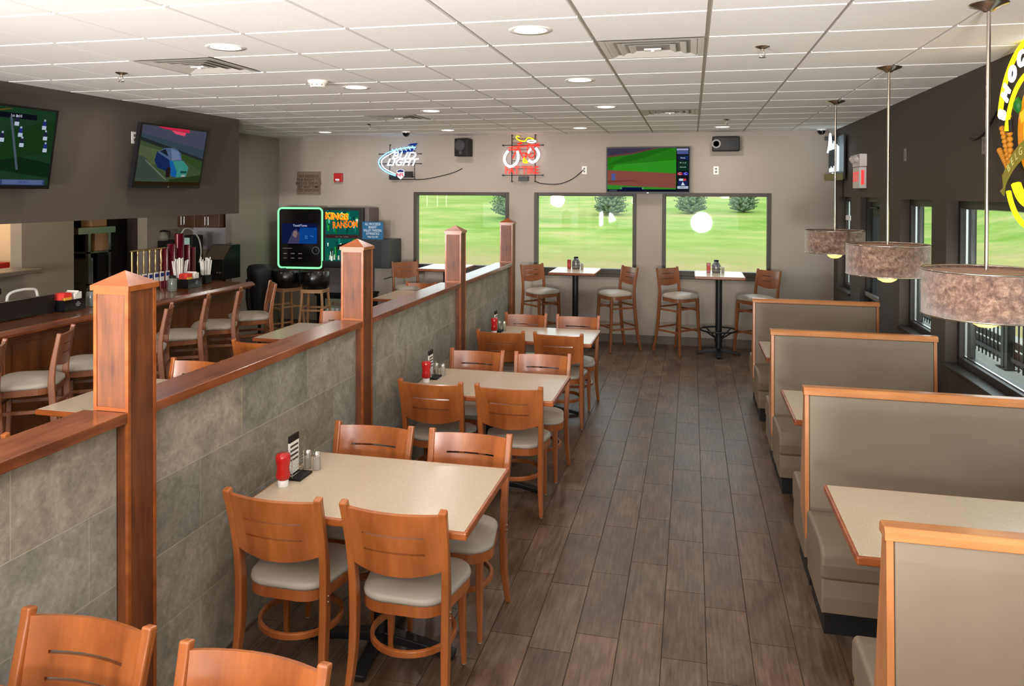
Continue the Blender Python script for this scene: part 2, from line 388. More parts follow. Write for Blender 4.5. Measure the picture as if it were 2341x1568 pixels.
# soffit over the bar, alcove walls
struct('wall_soffit', MB().box(-5.35, -5.2, -3.0, 8.0, 1.88, CZ+.05).box(-6.4, -5.35, 7.85, 8.0, 1.88, CZ+.05).box(-6.5, -6.4, 8.0, 9.67, 1.88, CZ+.05), WALLS)
struct('wall_left', MB().box(-6.5, -6.4, 9.67, BY, -.02, CZ+.05), mat('alcove_paint', (142,134,124), .75))
KW = [(4.0, 6.93, 1.28, 2.2), (7.66, 8.92, -.2, 2.2)]
struct('wall_kitchen', wallgrid(MB(), 'x', -7.35, .15, -3.2, 9.9, -.2, CZ+.1, KW), mat('kitchen_front_paint', (152,140,126), .75))
struct('wall_bar_end', MB().box(-8.0, -6.5, 9.9, 10.0, -.2, CZ+.1), mat('bar_end_paint', (168,162,164), .75))
struct('wall_kitchen_rear', MB().box(-8.9, -8.8, -3.2, 10.0, -.2, CZ+.1), WALLK)
struct('wall_kitchen_side', MB().box(-8.8, -7.35, 7.5, 7.6, -.2, CZ+.1), WALLK)
struct('baseboard_back', MB().box(-6.4, RX, BY-.012, BY, 0, .115), BASEB)
struct('baseboard_right', MB().box(RX-.012, RX, -3, 8.42, 0, .115).box(RX-.012, RX, 9.34, BY-.013, 0, .115), BASEB)
# ------------------------------------------------------------------ divider
def stone_face(y0, y1, first):
    mb = MB(); tone = []
    rows = [(1.27, .967), (.963, .66), (.656, .353), (.349, .02)]
    for k, (zt, zb) in enumerate(rows):
        st = 3.257 if k % 2 == 0 else 2.94
        n0 = int((y0-st)/.64)-2; y = st+n0*.64
        while y < y1:
            a, b = max(y+.002, y0), min(y+.638, y1)
            if b-a > .01:
                mb.box(-2.108, -2.1, a, b, zb, zt); g = random.uniform(.86, 1.1); w = random.uniform(-.05, .05); tone += [(g*(1+w), g, g*(1-w))]*6
            y += .64
    return mb, tone
segs = [(-.5, 2.435, 'closest to the viewer'), (2.593, 4.53, 'between the first and second wooden posts'), (4.688, 6.66, 'between the second and third wooden posts'), (6.818, 8.72, 'between the two farthest wooden posts')]
for y0, y1, w in segs:
    t = thing('half_wall', 'stone tiled low divider wall stretch with wood cap, '+w, 'low wall', (-2.15, y0, 0), 0, 'stone tiled divider between bar and dining side')
    core = obj('wall_core', MB().box(-2.2, -2.1012, y0, y1, 0, 1.27), STGROUT, t); core.matrix_parent_inverse = Matrix.Translation((2.15, -y0, 0))
    mb, tone = stone_face(y0, y1, 0)
    f = obj('stone_tiles', mb, STONE, t, tone=tone, fixn=False); f.matrix_parent_inverse = Matrix.Translation((2.15, -y0, 0))
    c = obj('wood_cap', MB().box(-2.245, -2.052, y0+.001, y1-.001, 1.27, 1.31), W_CAP, t, bevel=.004); c.matrix_parent_inverse = Matrix.Translation((2.15, -y0, 0))
    b = obj('base_trim', MB().box(-2.1, -2.094, y0, y1, 0, .018), BASEB, t); b.matrix_parent_inverse = Matrix.Translation((2.15, -y0, 0))
def post(y, label):
    t = thing('wooden_post', label, 'post', (-2.127, y+.079, 0), 0, 'square wooden posts along the divider')
    h = .077
    obj('shaft', MB().box(-h+.004, h-.004, -h+.004, h-.004, 0, 1.765), W_POST, t)
    m = MB(); s = .014
    for a in (-h, h-s):
        for b in (-h, h-s): m.box(a, a+s, b, b+s, 0, 1.765)
    for z in (1.3105, 1.751):
        m.box(-h+s, h-s, -h, -h+.004, z, z+s)
    obj('corner_trim', m, W_EDGE, t)
    m = MB().box(-h-.008, h+.008, -h-.008, h+.008, 1.765, 1.785)
    k = h+.006; m.add([(-k,-k,1.785),(k,-k,1.785),(k,k,1.785),(-k,k,1.785),(0,0,1.835)], [(0,1,4),(1,2,4),(2,3,4),(3,0,4)])
    obj('pyramid_cap', m, W_EDGE, t)
    return t
post(2.435, 'tall square wooden post with pyramid cap, nearest of the four on the divider')
post(4.53, 'square wooden post on divider standing left of second dining table')
post(6.66, 'square wooden post on divider in front of the left back window')
post(8.72, 'square wooden post ending the divider, farthest and smallest of four')
# ------------------------------------------------------------------ chairs
def arcpts(pts, n=5):
    """catmull-rom through points"""
    P = [Vector(p) for p in pts]; out = []
    for i in range(len(P)-1):
        p0 = P[max(i-1, 0)]; p1 = P[i]; p2 = P[i+1]; p3 = P[min(i+2, len(P)-1)]
        for k in range(n):
            t = k/n
            out.append(.5*((2*p1)+(p2-p0)*t+(2*p0-5*p1+4*p2-p3)*t*t+(3*p1-p0-3*p2+p3)*t**3))
    out.append(P[-1]); return out
def slotted_back(w0, w1, z0, z1, yb, bulge, slots, slotw, lean=0.0, th=.014):
    """curved board with open slots. Board in x, bulging towards -y"""
    xs = [-1, -.85, -slotw, -slotw*.6, -slotw*.2, slotw*.2, slotw*.6, slotw, .85, 1]
    zs = [0]
    for s0, s1 in slots: zs += [s0, s1]
    zs = sorted(set(zs+[1, .5*(1+slots[-1][1]), .5*slots[0][0]]))
    vs = []; fs = []; W = len(xs)
    for z in zs:
        for x in xs:
            w = w0+(w1-w0)*z; zz = z0+(z1-z0)*z
            if z == 0: zz -= .03*(1-x*x)
            if z == 1: zz -= .012*(1-x*x)*0
            vs.append((x*w, yb-bulge*(1-x*x)-lean*z, zz))
    for j in range(len(zs)-1):
        for i in range(W-1):
            cz = (zs[j]+zs[j+1])/2
            if any(s0 < cz < s1 for s0, s1 in slots) and abs((xs[i]+xs[i+1])/2) < slotw: continue
            fs.append((j*W+i, j*W+i+1, (j+1)*W+i+1, (j+1)*W+i))
    return MB().add(vs, fs, True)
def outline(wf, wb, yf, yb, n=8, rc=.06):
    """rounded trapezoid, front at +y"""
    cs = [(wf-rc, yf-rc, 0), (-wf+rc, yf-rc, 1), (-wb+rc, yb+rc, 2), (wb-rc, yb+rc, 3)]; out = []
    for cx, cy, q in cs:
        for k in range(n+1):
            a = q*pi/2 + (pi/2)*k/n; out.append((cx+rc*cos(a), cy+rc*sin(a)))
    return out
def cushion(ol, z0, z1, m, parent, name='seat', dome=.02):
    n = len(ol); mb = MB(); vs = []
    cx = sum(p[0] for p in ol)/n; cy = sum(p[1] for p in ol)/n
    rings = [(.99, z0), (1.0, z0+(z1-z0)*.35), (.985, z0+(z1-z0)*.8), (.93, z1), (.8, z1+dome*.45), (.55, z1+dome*.8), (.28, z1+dome*.97)]
    for s, z in rings:
        for p in ol: vs.append((cx+(p[0]-cx)*s, cy+(p[1]-cy)*s, z))
    vs.append((cx, cy, z1+dome)); fs = [tuple(range(n))[::-1]]
    for j in range(len(rings)-1):
        for i in range(n): fs.append((j*n+i, j*n+(i+1)%n, (j+1)*n+(i+1)%n, (j+1)*n+i))
    k = (len(rings)-1)*n
    for i in range(n): fs.append((k+i, k+(i+1)%n, len(vs)-1))
    mb.add(vs, fs, True); mb.s[0] = False
    return obj(name, mb, m, parent)
def band(ol, z0, z1, th=.022):
    n = len(ol); cx = sum(p[0] for p in ol)/n; cy = sum(p[1] for p in ol)/n; vs = []
    for s, z in ((1, z0), (1, z1), (.86, z1), (.86, z0)):
        for p in ol: vs.append((cx+(p[0]-cx)*s, cy+(p[1]-cy)*s, z))
    fs = []
    for j in range(4):
        for i in range(n): fs.append((j*n+i, j*n+(i+1)%n, ((j+1)%4)*n+(i+1)%n, ((j+1)%4)*n+i))
    return MB().add(vs, fs, False)
def make_chair(label, group):
    t = thing('dining_chair', label, 'chair', group=group)
    ol = outline(.226, .197, .205, -.198, 8, .12)
    cushion(ol, .432, .462, VSEAT, t)
    obj('seat_frame', band([(x*.985, y*.985) for x, y in ol], .385, .433), W_CHAIR, t)
    for s in (-1, 1):
        p = arcpts([(s*.217, -.232, 0), (s*.204, -.19, .2), (s*.203, -.178, .42), (s*.208, -.2, .63), (s*.215, -.262, .868)], 5)
        L = len(p); w = [.026+.008*min(1, i/6) for i in range(L)]; d = [.032+.018*sin(pi*min(1, i/(L*.8))) for i in range(L)]; d[-1] = .036
        leg = obj('leg', MB().rsweep(p, w, d, (1, 0, 0)), W_CHAIR, t, bevel=.007, seg=2)
        m = MB()
        for z in (.4, .425): m.cyl((s*.218, -.18, z-.005), (s*.226, -.18, z-.005), .008, .006, 10)
        obj('bolt', m, mat('bolt_bronze', (120,84,60), .35, .6), leg)
        obj('foot_glide', MB().lathe([(.011, 0), (.011, .012)], (s*.217, -.231, -.001), 10), WHITE, leg)
    for s in (-1, 1):
        p = [(s*.178, .158, .0), (s*.172, .15, .2), (s*.17, .145, .43)]
        leg = obj('leg', MB().rsweep(p, [.024, .032, .036], [.024, .032, .036], (1, 0, 0)), W_CHAIR, t, bevel=.006)
        obj('foot_glide', MB().lathe([(.011, 0), (.011, .012)], (s*.178, .158, -.001), 10), WHITE, leg)
    obj('backrest', slotted_back(.196, .204, .6, .846, -.202, .035, [(.285, .325), (.58, .62)], .66, .052), W_CHAIR, t, solid=.016, autosm=True)
    ring = [(.18*cos(a), -.015+.178*sin(a), .225) for a in [2*pi*k/32 for k in range(32)]]
    obj('stretcher', MB().rsweep(ring, .018, .028, closed=True, radial=(0, -.015, .225)), W_CHAIR, t, bevel=.004)
    return t
chair0 = [None]
def chair(x, y, face, label, group):
    """face +1: seat looks to +y (we see its back)"""
    rz = 0 if face > 0 else pi
    rz += random.uniform(-.02, .02)
    if chair0[0] is None:
        chair0[0] = make_chair(label, group); chair0[0].location = (x, y, 0); chair0[0].rotation_euler = (0, 0, rz); return chair0[0]
    return dup(chair0[0], (x, y, 0), rz, label, group)
# ------------------------------------------------------------------ tables
def table(name, x, y, w, d, h, label, group, base='cross', copy=None):
    t = thing(name, label, 'table', (x, y, 0), 0, group)
    obj('table_surface', MB().box(-w/2+.012, w/2-.012, -d/2+.012, d/2-.012, h-.028, h), LAM, t, bevel=.0015)
    m = MB(); k = .02
    for a, b, c, e in ((-w/2, w/2, -d/2, -d/2+k), (-w/2, w/2, d/2-k, d/2), (-w/2, -w/2+k, -d/2+k, d/2-k), (w/2-k, w/2, -d/2+k, d/2-k)): m.box(a, b, c, e, h-.036, h-.0012)
    obj('table_edge', m, W_EDGE, t, bevel=.008, seg=3)
    obj('pedestal', MB().cyl((0, 0, .05), (0, 0, h-.045), .036 if h < .9 else .042, n=20), BLACK, t)
    m = MB()
    for a in (0, pi/2) if base == 'cross' else (pi/4, 3*pi/4):
        for s in (-1, 1):
            dx, dy = cos(a)*s, sin(a)*s; L = (.36 if a == 0 else .27) if h < .9 else .28
            m.rsweep([(0, 0, .07), (dx*L*.6, dy*L*.6, .045), (dx*L, dy*L, .018)], .06, [.05, .035, .03], (-dy, dx, 0))
    obj('cross_base', m, BLACK, t, bevel=.006)
    obj('top_plate', MB().box(-.15, .15, -.15, .15, h-.05, h-.037), BLACK, t)
    if h > .9:
        r = .235; z = .33
        ring = [(r*cos(a), r*sin(a), z) for a in [2*pi*q/32 for q in range(32)]]
        m = MB().sweep(ring, .012, 8, True)
        for a in (pi/4, 3*pi/4, 5*pi/4, 7*pi/4): m.cyl((.03*cos(a), .03*sin(a), z-.12), (r*cos(a), r*sin(a), z), .009)
        m.cyl((0, 0, z-.16), (0, 0, z-.08), .052, n=20)
        obj('foot_ring', m, BLACK, t)
    return t
rows = [(3.32, 'nearest full', 3.14, 3.63), (5.31, 'middle', 5.125, 5.68), (7.27, 'farthest', 7.06, 7.59)]
TG = 'laminate tables along the stone divider'
for (y, w, a, b) in rows:
    table('dining_table', -1.405, y, 1.05, .75, .76, 'cream speckled four seat table, %s of the three clear tables by the divider' % w, TG)
    for s, sd in ((-1, 'left'), (1, 'right')):
        xn = -1.712 if s < 0 else -1.172; xf = -1.69 if s < 0 else -1.143
        pos = 'wall side' if s < 0 else 'aisle side'
        chair(xn, a, 1, 'wooden chair, back to us, %s, near side of %s table' % (pos, w), 'chairs at the dining tables')
        chair(xf, b, -1, 'wooden chair facing us, %s, far side of %s table' % (pos, w), 'chairs at the dining tables')
table('dining_table', -1.405, 1.36, 1.05, .75, .76, 'cream table cut off at the bottom left corner of the view', TG)
chair(-1.41-.345, 1.655, -1, 'brown chair cut off at bottom left, its curved back against the stone wall', 'chairs at the dining tables')
chair(-1.41+.235, 1.615, -1, 'brown chair cut off at the bottom edge, right one of that pair', 'chairs at the dining tables')
# bar side tables and chairs
BG = 'tables on the bar side of the divider'
for k, (y, w) in enumerate(((4.41, 'left of the nearest post'), (6.85, 'left of the second post'), (9.6, 'beyond the third post near the game machine'))):
    table('dining_table', -3.42, y, 1.22, .88, .76, 'cream table on the bar side, '+w, BG)
chair(-3.64, 5.06-.29+.03, -1, 'wooden chair behind the divider just right of nearest post, facing us', 'chairs on the bar side')
chair(-3.62, 6.08, 1, 'wooden chair with its back to us before the middle bar side table', 'chairs on the bar side')
chair(-3.68, 7.3, -1, 'wooden chair facing us beside the second post', 'chairs on the bar side')
chair(-3.72, 9.93, -1, 'wooden chair facing us beyond the divider near the left back window', 'chairs on the bar side')
chair(-3.28, 3.52, 1, 'wooden chair barely showing over the divider cap at far left', 'chairs on the bar side')
# ------------------------------------------------------------------ bar stools
def make_stool(label, group):
    t = thing('bar_stool', label, 'bar stool', group=group)
    ol = outline(.225, .198, .212, -.195, 8, .12)
    cushion(ol, .745, .782, VSEAT, t, dome=.032)
    obj('seat_frame', band([(x*.97, y*.97) for x, y in ol], .7, .746), W_STOOL, t)
    for s in (-1, 1):
        p = arcpts([(s*.21, -.27, 0), (s*.195, -.215, .3), (s*.188, -.178, .72), (s*.188, -.185, .9), (s*.192, -.225, 1.13)], 5)
        L = len(p); d = [.03+.014*sin(pi*min(1, i/(L*.85))) for i in range(L)]
        obj('leg', MB().rsweep(p, .026, d, (1, 0, 0)), W_STOOL, t, bevel=.006)
    for s in (-1, 1):
        obj('leg', MB().rsweep([(s*.2, .2, 0), (s*.18, .175, .4), (s*.17, .16, .745)], [.026, .034, .038], [.026, .034, .038], (1, 0, 0)), W_STOOL, t, bevel=.006)
    obj('backrest', slotted_back(.178, .184, .91, 1.115, -.186, .03, [(.3, .335), (.62, .655)], .62, .034), W_STOOL, t, solid=.016, autosm=True)
    for z, m in ((.3, W_STOOL), (.58, W_STOOL)):
        f = .19-.02*(z > .4); bk = -.225+.03*(z > .4)
        for s in (-1, 1): obj('stretcher', MB().rsweep([(s*f, bk, z), (s*f, .18, z)], .016, .024, (1, 0, 0)), W_STOOL, t)
        for yy in (.182-.012*(z > .4), bk): obj('stretcher', MB().rsweep([(-f, yy, z+.03), (f, yy, z+.03)], .024, .018, (0, 0, 1)), W_STOOL, t)
    return t
st0 = [None]
def stool(x, y, ang, label, group):
    """ang: facing direction in degrees from +x"""
    rz = R(ang-90)
    if st0[0] is None:
        st0[0] = make_stool(label, group); st0[0].location = (x, y, 0); st0[0].rotation_euler = (0, 0, rz); return
    r = dup(st0[0], (x, y, 0), rz, label, group)
    if x < -4.5: r.scale = (1.06, 1.06, 1)
HG = 'bar stools at the high tables by the windows'
stool(-2.03, 10.42, -40, 'wooden stool left of the centre high table, turned right, cream seat', HG)
stool(-1.0, 10.44, 216, 'wooden stool right of the centre high table, back to the window gap', HG)
stool(-.15, 10.42, -42, 'wooden stool left of the right hand high table', HG)
stool(.84, 10.42, 222, 'wooden stool right of the right hand high table, half behind a booth', HG)
stool(-3.93, 10.3, -48, 'wooden stool left of the high table under the left back window', HG)
SG = 'bar stools lined along the wooden bar'
for x, y, a, w in ((-4.66, 3.96, 211, 'cut off at the left edge of the view'), (-4.66, 4.55, 211, 'first fully seen one left of nearest post'), (-4.68, 5.15, 211, 'half hidden behind the nearest post'), (-4.7, 5.73, 211, 'just right of the nearest post'), (-4.76, 6.36, 211, 'second right of the nearest post'), (-4.77, 6.92, 209, 'third right of the nearest post'), (-4.73, 7.5, 219, 'last at the far end of the bar')):
    stool(x, y, a, 'wooden stool at the bar, '+w, SG)
for x, w in ((-3.43, 'half hidden behind the third post'), (-1.555, 'under the centre window'), (.36, 'under the right window')):
    table('high_table', x, 10.42, .63, .76, 1.07, 'square white high table on black pole, '+w, 'high tables under the back windows')
# ------------------------------------------------------------------ booths
def make_booth(label, group):
    """double booth; panel front face at y=0, seats on both sides, x 0..1.14"""
    L = 1.14
    t = thing('booth', label, 'booth', group=group)
    m = MB().prism([(-.012, 1.06), (-.012, 1.085), (.0, 1.1), (.055, 1.1), (.067, 1.085), (.067, 1.06)], -.012, L+.012, 'x')
    obj('top_trim', m, W_BOOTH, t, bevel=.003)
    for x0 in (-.006, L-.016):
        obj('end_trim', MB().prism([(0, 1.06), (.055, 1.06), (.15, .47), (.14, .42), (-.045, .3), (-.055, .33), (-.04, .47)], x0, x0+.022, 'x'), W_BOOTHV, t, bevel=.002)
    for q, nm in ((-1, 'n'), (1, 'f')):
        yb = 0 if q < 0 else .055
        pr = [(yb, 1.058), (yb+q*.008, 1.0), (yb+q*(.035 if q < 0 else .09), .47), (yb+q*.03, .44), (.028, .44), (.028, 1.058)]
        obj('back_cushion', MB().prism(pr, .018, L-.018, 'x'), VBOOTH, t, bevel=.007, seg=3)
        # seat cushion with rolled front
        a = yb+q*.03; f = yb+q*.5
        pr = [(a, .3), (a, .452), (a+q*.1, .465), (f-q*.09, .47), (f-q*.03, .462), (f, .435), (f+q*.006, .38), (f-q*.006, .32), (f-q*.02, .298)]
        obj('seat_cushion', MB().prism(pr, .003, L-.003, 'x'), VBOOTH, t, bevel=.018, seg=4)
        obj('seat_base', MB().prism([(a, .14), (a, .302), (f-q*.022, .302), (f-q*.012, .22), (f-q*.02, .14)], .01, L-.01, 'x'), VBOOTH, t, bevel=.006)
        obj('toe_kick', MB().box(.035, L-.02, yb+q*.01, f-q*.1, 0, .142), TOEK, t)
    return t
BGp = 'double booths along the right wall'
b0 = make_booth('taupe vinyl double booth with wood trim, closest at bottom right', BGp); b0.location = (.605, 2.575, 0)
for y, w in ((4.335, 'second from the viewer'), (6.105, 'third from the viewer'), (7.87, 'last one before the high tables')):
    dup(b0, (.605, y, 0), 0, 'taupe vinyl double booth with wood trim, '+w, BGp)
for y, w in ((3.48, 'nearest, between the first two booths'), (5.27, 'between the second and third booths'), (7.07, 'smallest, before the last booth')):
    t = table('booth_table', 1.22, y, 1.2, .74, .76, 'cream booth table, '+w, 'tables between the booths')
# ------------------------------------------------------------------ pendants
def make_pendant(label, group):
    t = thing('pendant_lamp', label, 'pendant lamp', group=group)
    r = .256; zb, zt = -1.388, -1.187
    obj('canopy', MB().lathe([(.0001, -.035), (.02, -.034), (.03, -.025), (.075, -.008), (.08, 0)], (0, 0, 0), 28), NICKEL, t)
    obj('rod', MB().cyl((0, 0, -.03), (0, 0, zt+.0), .0085, n=12), NICKEL, t)
    m = MB().lathe([(r, zb), (r, zt)], (0, 0, 0), 56, cap=False)
    sh = obj('lamp_shade', m, SHADE, t, solid=.003)
    m = MB()
    for z in (zb, zt): m.sweep([(r*cos(a), r*sin(a), z) for a in [2*pi*k/56 for k in range(56)]], .0045, 6, True)
    obj('rim', m, NICKEL, sh)
    obj('diffuser', MB().lathe([(.0001, zt-.02), (.24, zt-.02), (r-.003, zt-.012)], (0, 0, 0), 40), mat('shade_liner', (196,150,128), .6), t)
    obj('light_bulb', MB().lathe([(.0001, zb-.056), (.03, zb-.052), (.055, zb-.038), (.07, zb-.018), (.075, zb+.0), (.07, zb+.05), (.03, zb+.09)], (0, 0, 0), 24), mat('warm_bulb', (255,225,150), .4, emis=(255,222,120), es=1.3), t)
    m = MB()
    for a in (0, pi*2/3, pi*4/3): m.cyl((0, 0, zt-.015), ((r-.004)*cos(a), (r-.004)*sin(a), zt-.008), .003)
    obj('spider', m, NICKEL, t)
    return t
PG = 'drum pendants above the booths'
p0 = make_pendant('brown crushed velvet drum pendant, nearest and largest at right edge', PG); p0.location = (1.283, 3.79, CZ-.005)
dup(p0, (1.283, 5.55, CZ-.005), .9, 'brown crushed velvet drum pendant, middle of three', PG)
dup(p0, (1.283, 7.48, CZ-.005), 2.1, 'brown crushed velvet drum pendant, farthest of three', PG)
# ------------------------------------------------------------------ ceiling fittings
def make_down(label, group):
    t = thing('downlight', label, 'ceiling light', group=group)
    obj('trim_ring', MB().lathe([(.086, -.002), (.112, -.004), (.114, 0), (.084, .004)], (0, 0, 0), 32, cap=False), WHITE, t)
    obj('lens', MB().lathe([(.0001, -.003), (.086, -.0025)], (0, 0, 0), 32), glow('downlight_lens', (255,246,232), 3.2), t)
    return t
DG = 'round recessed ceiling lights'
dl = [(-.825, 3.9, 'biggest, near the top centre'), (-2.675, 3.98, 'at upper left beside the square vent'), (-2.66, 5.74, 'beside the smoke detector'), (-.825, 5.71, 'right of the second row'), (-.828, 7.55, 'third along the aisle line'), (-2.66, 7.57, 'left of centre beyond the smoke detector'),
      (-5.1, 9.97, 'far left near the back wall'), (-3.26, 9.96, 'above the left back window'), (-1.43, 9.95, 'between bicycle sign and television'), (.38, 10.12, 'right above the wide wall speaker')]
d0 = make_down('round recessed ceiling light, '+dl[0][2], DG); d0.location = (dl[0][0], dl[0][1], CZ-.004)
for x, y, w in dl[1:]: dup(d0, (x, y, CZ-.004), 0, 'round recessed ceiling light, '+w, DG)
def vent(i, j, label, cross):
    x, y = CX0+(i+.5)*T, CY0+(j+.5)*T
    t = thing('ceiling_vent', label, 'air vent', (x, y, CZ), 0, 'square air diffusers in the ceiling'); h = T/2-.012
    WV = mat('vent_white', (206,202,196), .45)
    m = MB()
    def ringf(h0, z0, h1, z1):
        m.add([(-h0,-h0,z0),(h0,-h0,z0),(h0,h0,z0),(-h0,h0,z0),(-h1,-h1,z1),(h1,-h1,z1),(h1,h1,z1),(-h1,h1,z1)], [(0,1,5,4),(1,2,6,5),(2,3,7,6),(3,0,4,7)])
    ringf(h, -.004, h-.03, -.004); ringf(h-.03, -.004, h-.045, .0055)
    obj('vent_frame', m, WV, t, fixn=False)
    for k in range(4 if cross else 3):
        m = MB(); a = h-.075-k*.06
        if a < .03: break
        ringf(a+.03, -.004, a, .007); ringf(a+.03, -.004, a+.036, -.003)
        obj('vane', m, WV, t, fixn=False)
    obj('backing', MB().box(-h+.02, h-.02, -h+.02, h-.02, .0072, .0078), mat('vent_dark', (150,144,137), .8), t)
    obj('damper', MB().box(-.05, .05, -.03, .03, -.012, -.002).cyl((0, 0, -.02), (0, 0, 0), .012), WHITE, t, bevel=.004)
vent(-1, 1, 'large square ceiling diffuser at the top, right of centre', False)
vent(-6, 1, 'square ceiling diffuser at upper left above the bar televisions', True)
vent(-1, 7, 'small looking ceiling diffuser farther down the aisle', False)
vent(-6, 7, 'dark looking ceiling diffuser left of centre near the back', True)
def make_sprinkler(label, group):
    t = thing('sprinkler_head', label, 'sprinkler', group=group)
    obj('escutcheon', MB().lathe([(.012, -.016), (.02, -.012), (.04, -.003), (.042, 0)], (0, 0, 0), 20), NICKEL, t)
    m = MB().cyl((0, 0, -.015), (0, 0, -.03), .011)
    for s in (-1, 1): m.sweep([(0, 0, -.028), (s*.014, 0, -.036), (s*.012, 0, -.055), (0, 0, -.062)], .003, 6)
    obj('body', m, NICKEL, t); obj('deflector', MB().lathe([(.0001, -.064), (.02, -.064), (.02, -.062)], (0, 0, 0), 14), NICKEL, t)
    return t
SP = [(-3.989, 4.68, 'over the bar side at upper left'), (.394, 4.62, 'right of the large vent'), (.387, 9.09, 'far right above the back window'), (-3.93, 8.88, 'near the camera dome at the back')]
s0 = make_sprinkler('chrome fire sprinkler head, '+SP[0][2], 'sprinkler heads'); s0.location = (SP[0][0], SP[0][1], CZ-.004)
for x, y, w in SP[1:]: dup(s0, (x, y, CZ-.004), 0, 'chrome fire sprinkler head, '+w, 'sprinkler heads')
t = thing('smoke_detector', 'round white smoke detector on the ceiling, left of centre', 'smoke detector', (-2.79, 5.34, CZ-.004))
obj('base', MB().lathe([(.052, -.05), (.06, -.045), (.066, -.02), (.075, -.018), (.078, 0)], (0, 0, 0), 28), WHITE, t)
m = MB()
for k in range(10):
    a = 2*pi*k/10; m.cyl((.05*cos(a), .05*sin(a), -.034), (.0635*cos(a), .0635*sin(a), -.034), .006, n=6)
obj('slot', m, mat('detector_slot', (120,116,110), .6), t)
for x, y, w in ((-3.90, 10.05, 'above the blue beer neon'), (1.66, 10.7, 'in the far right corner')):
    t = thing('security_camera', 'small black dome camera on the ceiling '+w, 'security camera', (x, y, CZ-.004), 0, 'dome security cameras')
    obj('mount', MB().lathe([(.06, -.02), (.064, 0)], (0, 0, 0), 20), WHITE, t)
    obj('dome', MB().lathe([(.0001, -.075), (.02, -.073), (.04, -.058), (.052, -.035), (.053, -.02)], (0, 0, 0), 20), mat('smoked_dome', (16,16,20), .08, coat=.5), t)
# ------------------------------------------------------------------ televisions
def tvset(label, loc, rot, w, h, polys, texts=(), bracket=None, size=.05):
    t = thing('television', label, 'television', loc, rot=rot, group='flat screen televisions')
    obj('casing', MB().box(-w/2, w/2, .006, size, -h/2, h/2), mat('tv_casing', (26,25,27), .3), t, bevel=.004)
    bz = .017
    m = MB(); y0 = 0
    m.box(-w/2, w/2, y0, .01, h/2-bz, h/2); m.box(-w/2, w/2, y0, .01, -h/2, -h/2+bz*1.7); m.box(-w/2, -w/2+bz, y0, .01, -h/2+bz*1.7, h/2-bz); m.box(w/2-bz, w/2, y0, .01, -h/2+bz*1.7, h/2-bz)
    obj('bezel', m, mat('tv_bezel', (14,13,15), .35, spec=.3), t)
    sx0, sx1, sz0, sz1 = -w/2+bz, w/2-bz, -h/2+bz*1.7, h/2-bz
    m = MB(); ms = []; idx = {}
    for k, (col, pts) in enumerate(polys):
        if col not in idx: idx[col] = len(ms); ms.append(glow('screen_%d_%d_%d' % col, col, 1.0))
        m.poly([(sx0+(sx1-sx0)*u, .0058-k*.00012, sz0+(sz1-sz0)*v) for u, v in pts], idx[col])
    sc = obj('screen', m, ms, t, fixn=False)
    for s, sz, u, v, col in texts: text('screen_text', s, sz, glow('screen_%d_%d_%d' % col, col, 1.0), sc, (sx0+(sx1-sx0)*u, .0035, sz0+(sz1-sz0)*v), ext=.0003)
    obj('maker_mark', MB().box(-.012, .012, -.0008, 0, -h/2+.01, -h/2+.016), GREYM, t)
    if bracket: obj('wall_bracket', bracket, BLACK, t)
    return t
def rect(a, b, c, d): return [(a, c), (b, c), (b, d), (a, d)]
polys = [((38,112,24), rect(0,1,0,1)), ((46,138,32), [(0,.35),(1,.45),(1,.75),(.1,.62)]), ((30,96,22), [(.0,.62),(.35,.72),(.8,1),(.62,1),(.2,.8)]),
    ((56,52,70), [(0,.83),(.3,.9),(.55,.98),(.6,1),(0,1)]), ((96,56,56), [(0,.79),(.3,.86),(.6,.985),(.66,1),(.57,1),(.3,.9),(0,.83)]),
    ((128,72,60), [(0,.15),(.84,.08),(.84,.42),(.0,.5)]), ((112,58,50), [(0,.2),(.3,.24),(.5,.2),(.3,.27),(0,.26)]), ((52,128,44), [(0,.06),(.84,.0),(.84,.08),(0,.16)]), ((80,86,140), [(.05,.26),(.1,.26),(.1,.42),(.05,.42)]),
    ((22,22,30), rect(.845,1,0,1)), ((150,156,190), rect(.85,.99,.94,.985)), ((74,84,140), rect(.855,.99,.86,.93)), ((20,32,66), rect(.86,.92,.73,.82)), ((24,40,84), rect(.93,.99,.73,.82)), ((16,46,34), rect(.86,.99,.48,.7)),
    ((170,40,60), rect(.86,.92,.38,.44)), ((56,44,170), rect(.93,.99,.38,.44)), ((190,200,220), rect(.88,.93,.25,.3)), ((190,60,60), rect(.93,.965,.25,.3)), ((26,38,90), rect(.87,.98,.14,.25)), ((210,214,226), [(.905,.15),(.95,.15),(.925,.23)]), ((180,188,210), rect(.86,.99,.07,.13)),
    ((14,16,30), rect(.0,.845,.0,.055)), ((10,20,60), rect(.18,.43,.045,.1)), ((60,66,80), rect(.02,.12,.01,.045))]
t = tvset('wall television showing a green baseball field, above the back windows', (-.598, 10.80, 2.455), (0, 0, 0), 1.16, .655, polys,
    [('TOP OF THE 3RD INNING', .028, .305, .072, (190,200,225)), ('CUBS', .026, .16, .028, (220,224,236)), ('PIRATES  1   5 - 2', .024, .4, .026, (170,180,200)), ('REDS  0', .024, .66, .026, (170,180,200)), ('FINAL', .026, .925, .77, (200,205,225)), ('W 1 L 0', .026, .925, .66, (190,220,200)), ('PREGAME', .02, .925, .56, (180,210,190)), ('C', .05, .89, .41, (240,220,220)), ('C', .05, .96, .41, (200,200,250)), ('WEEK 4', .024, .925, .1, (30,40,90))],
    MB().box(-.2, .2, .05, .14, -.15, .15))
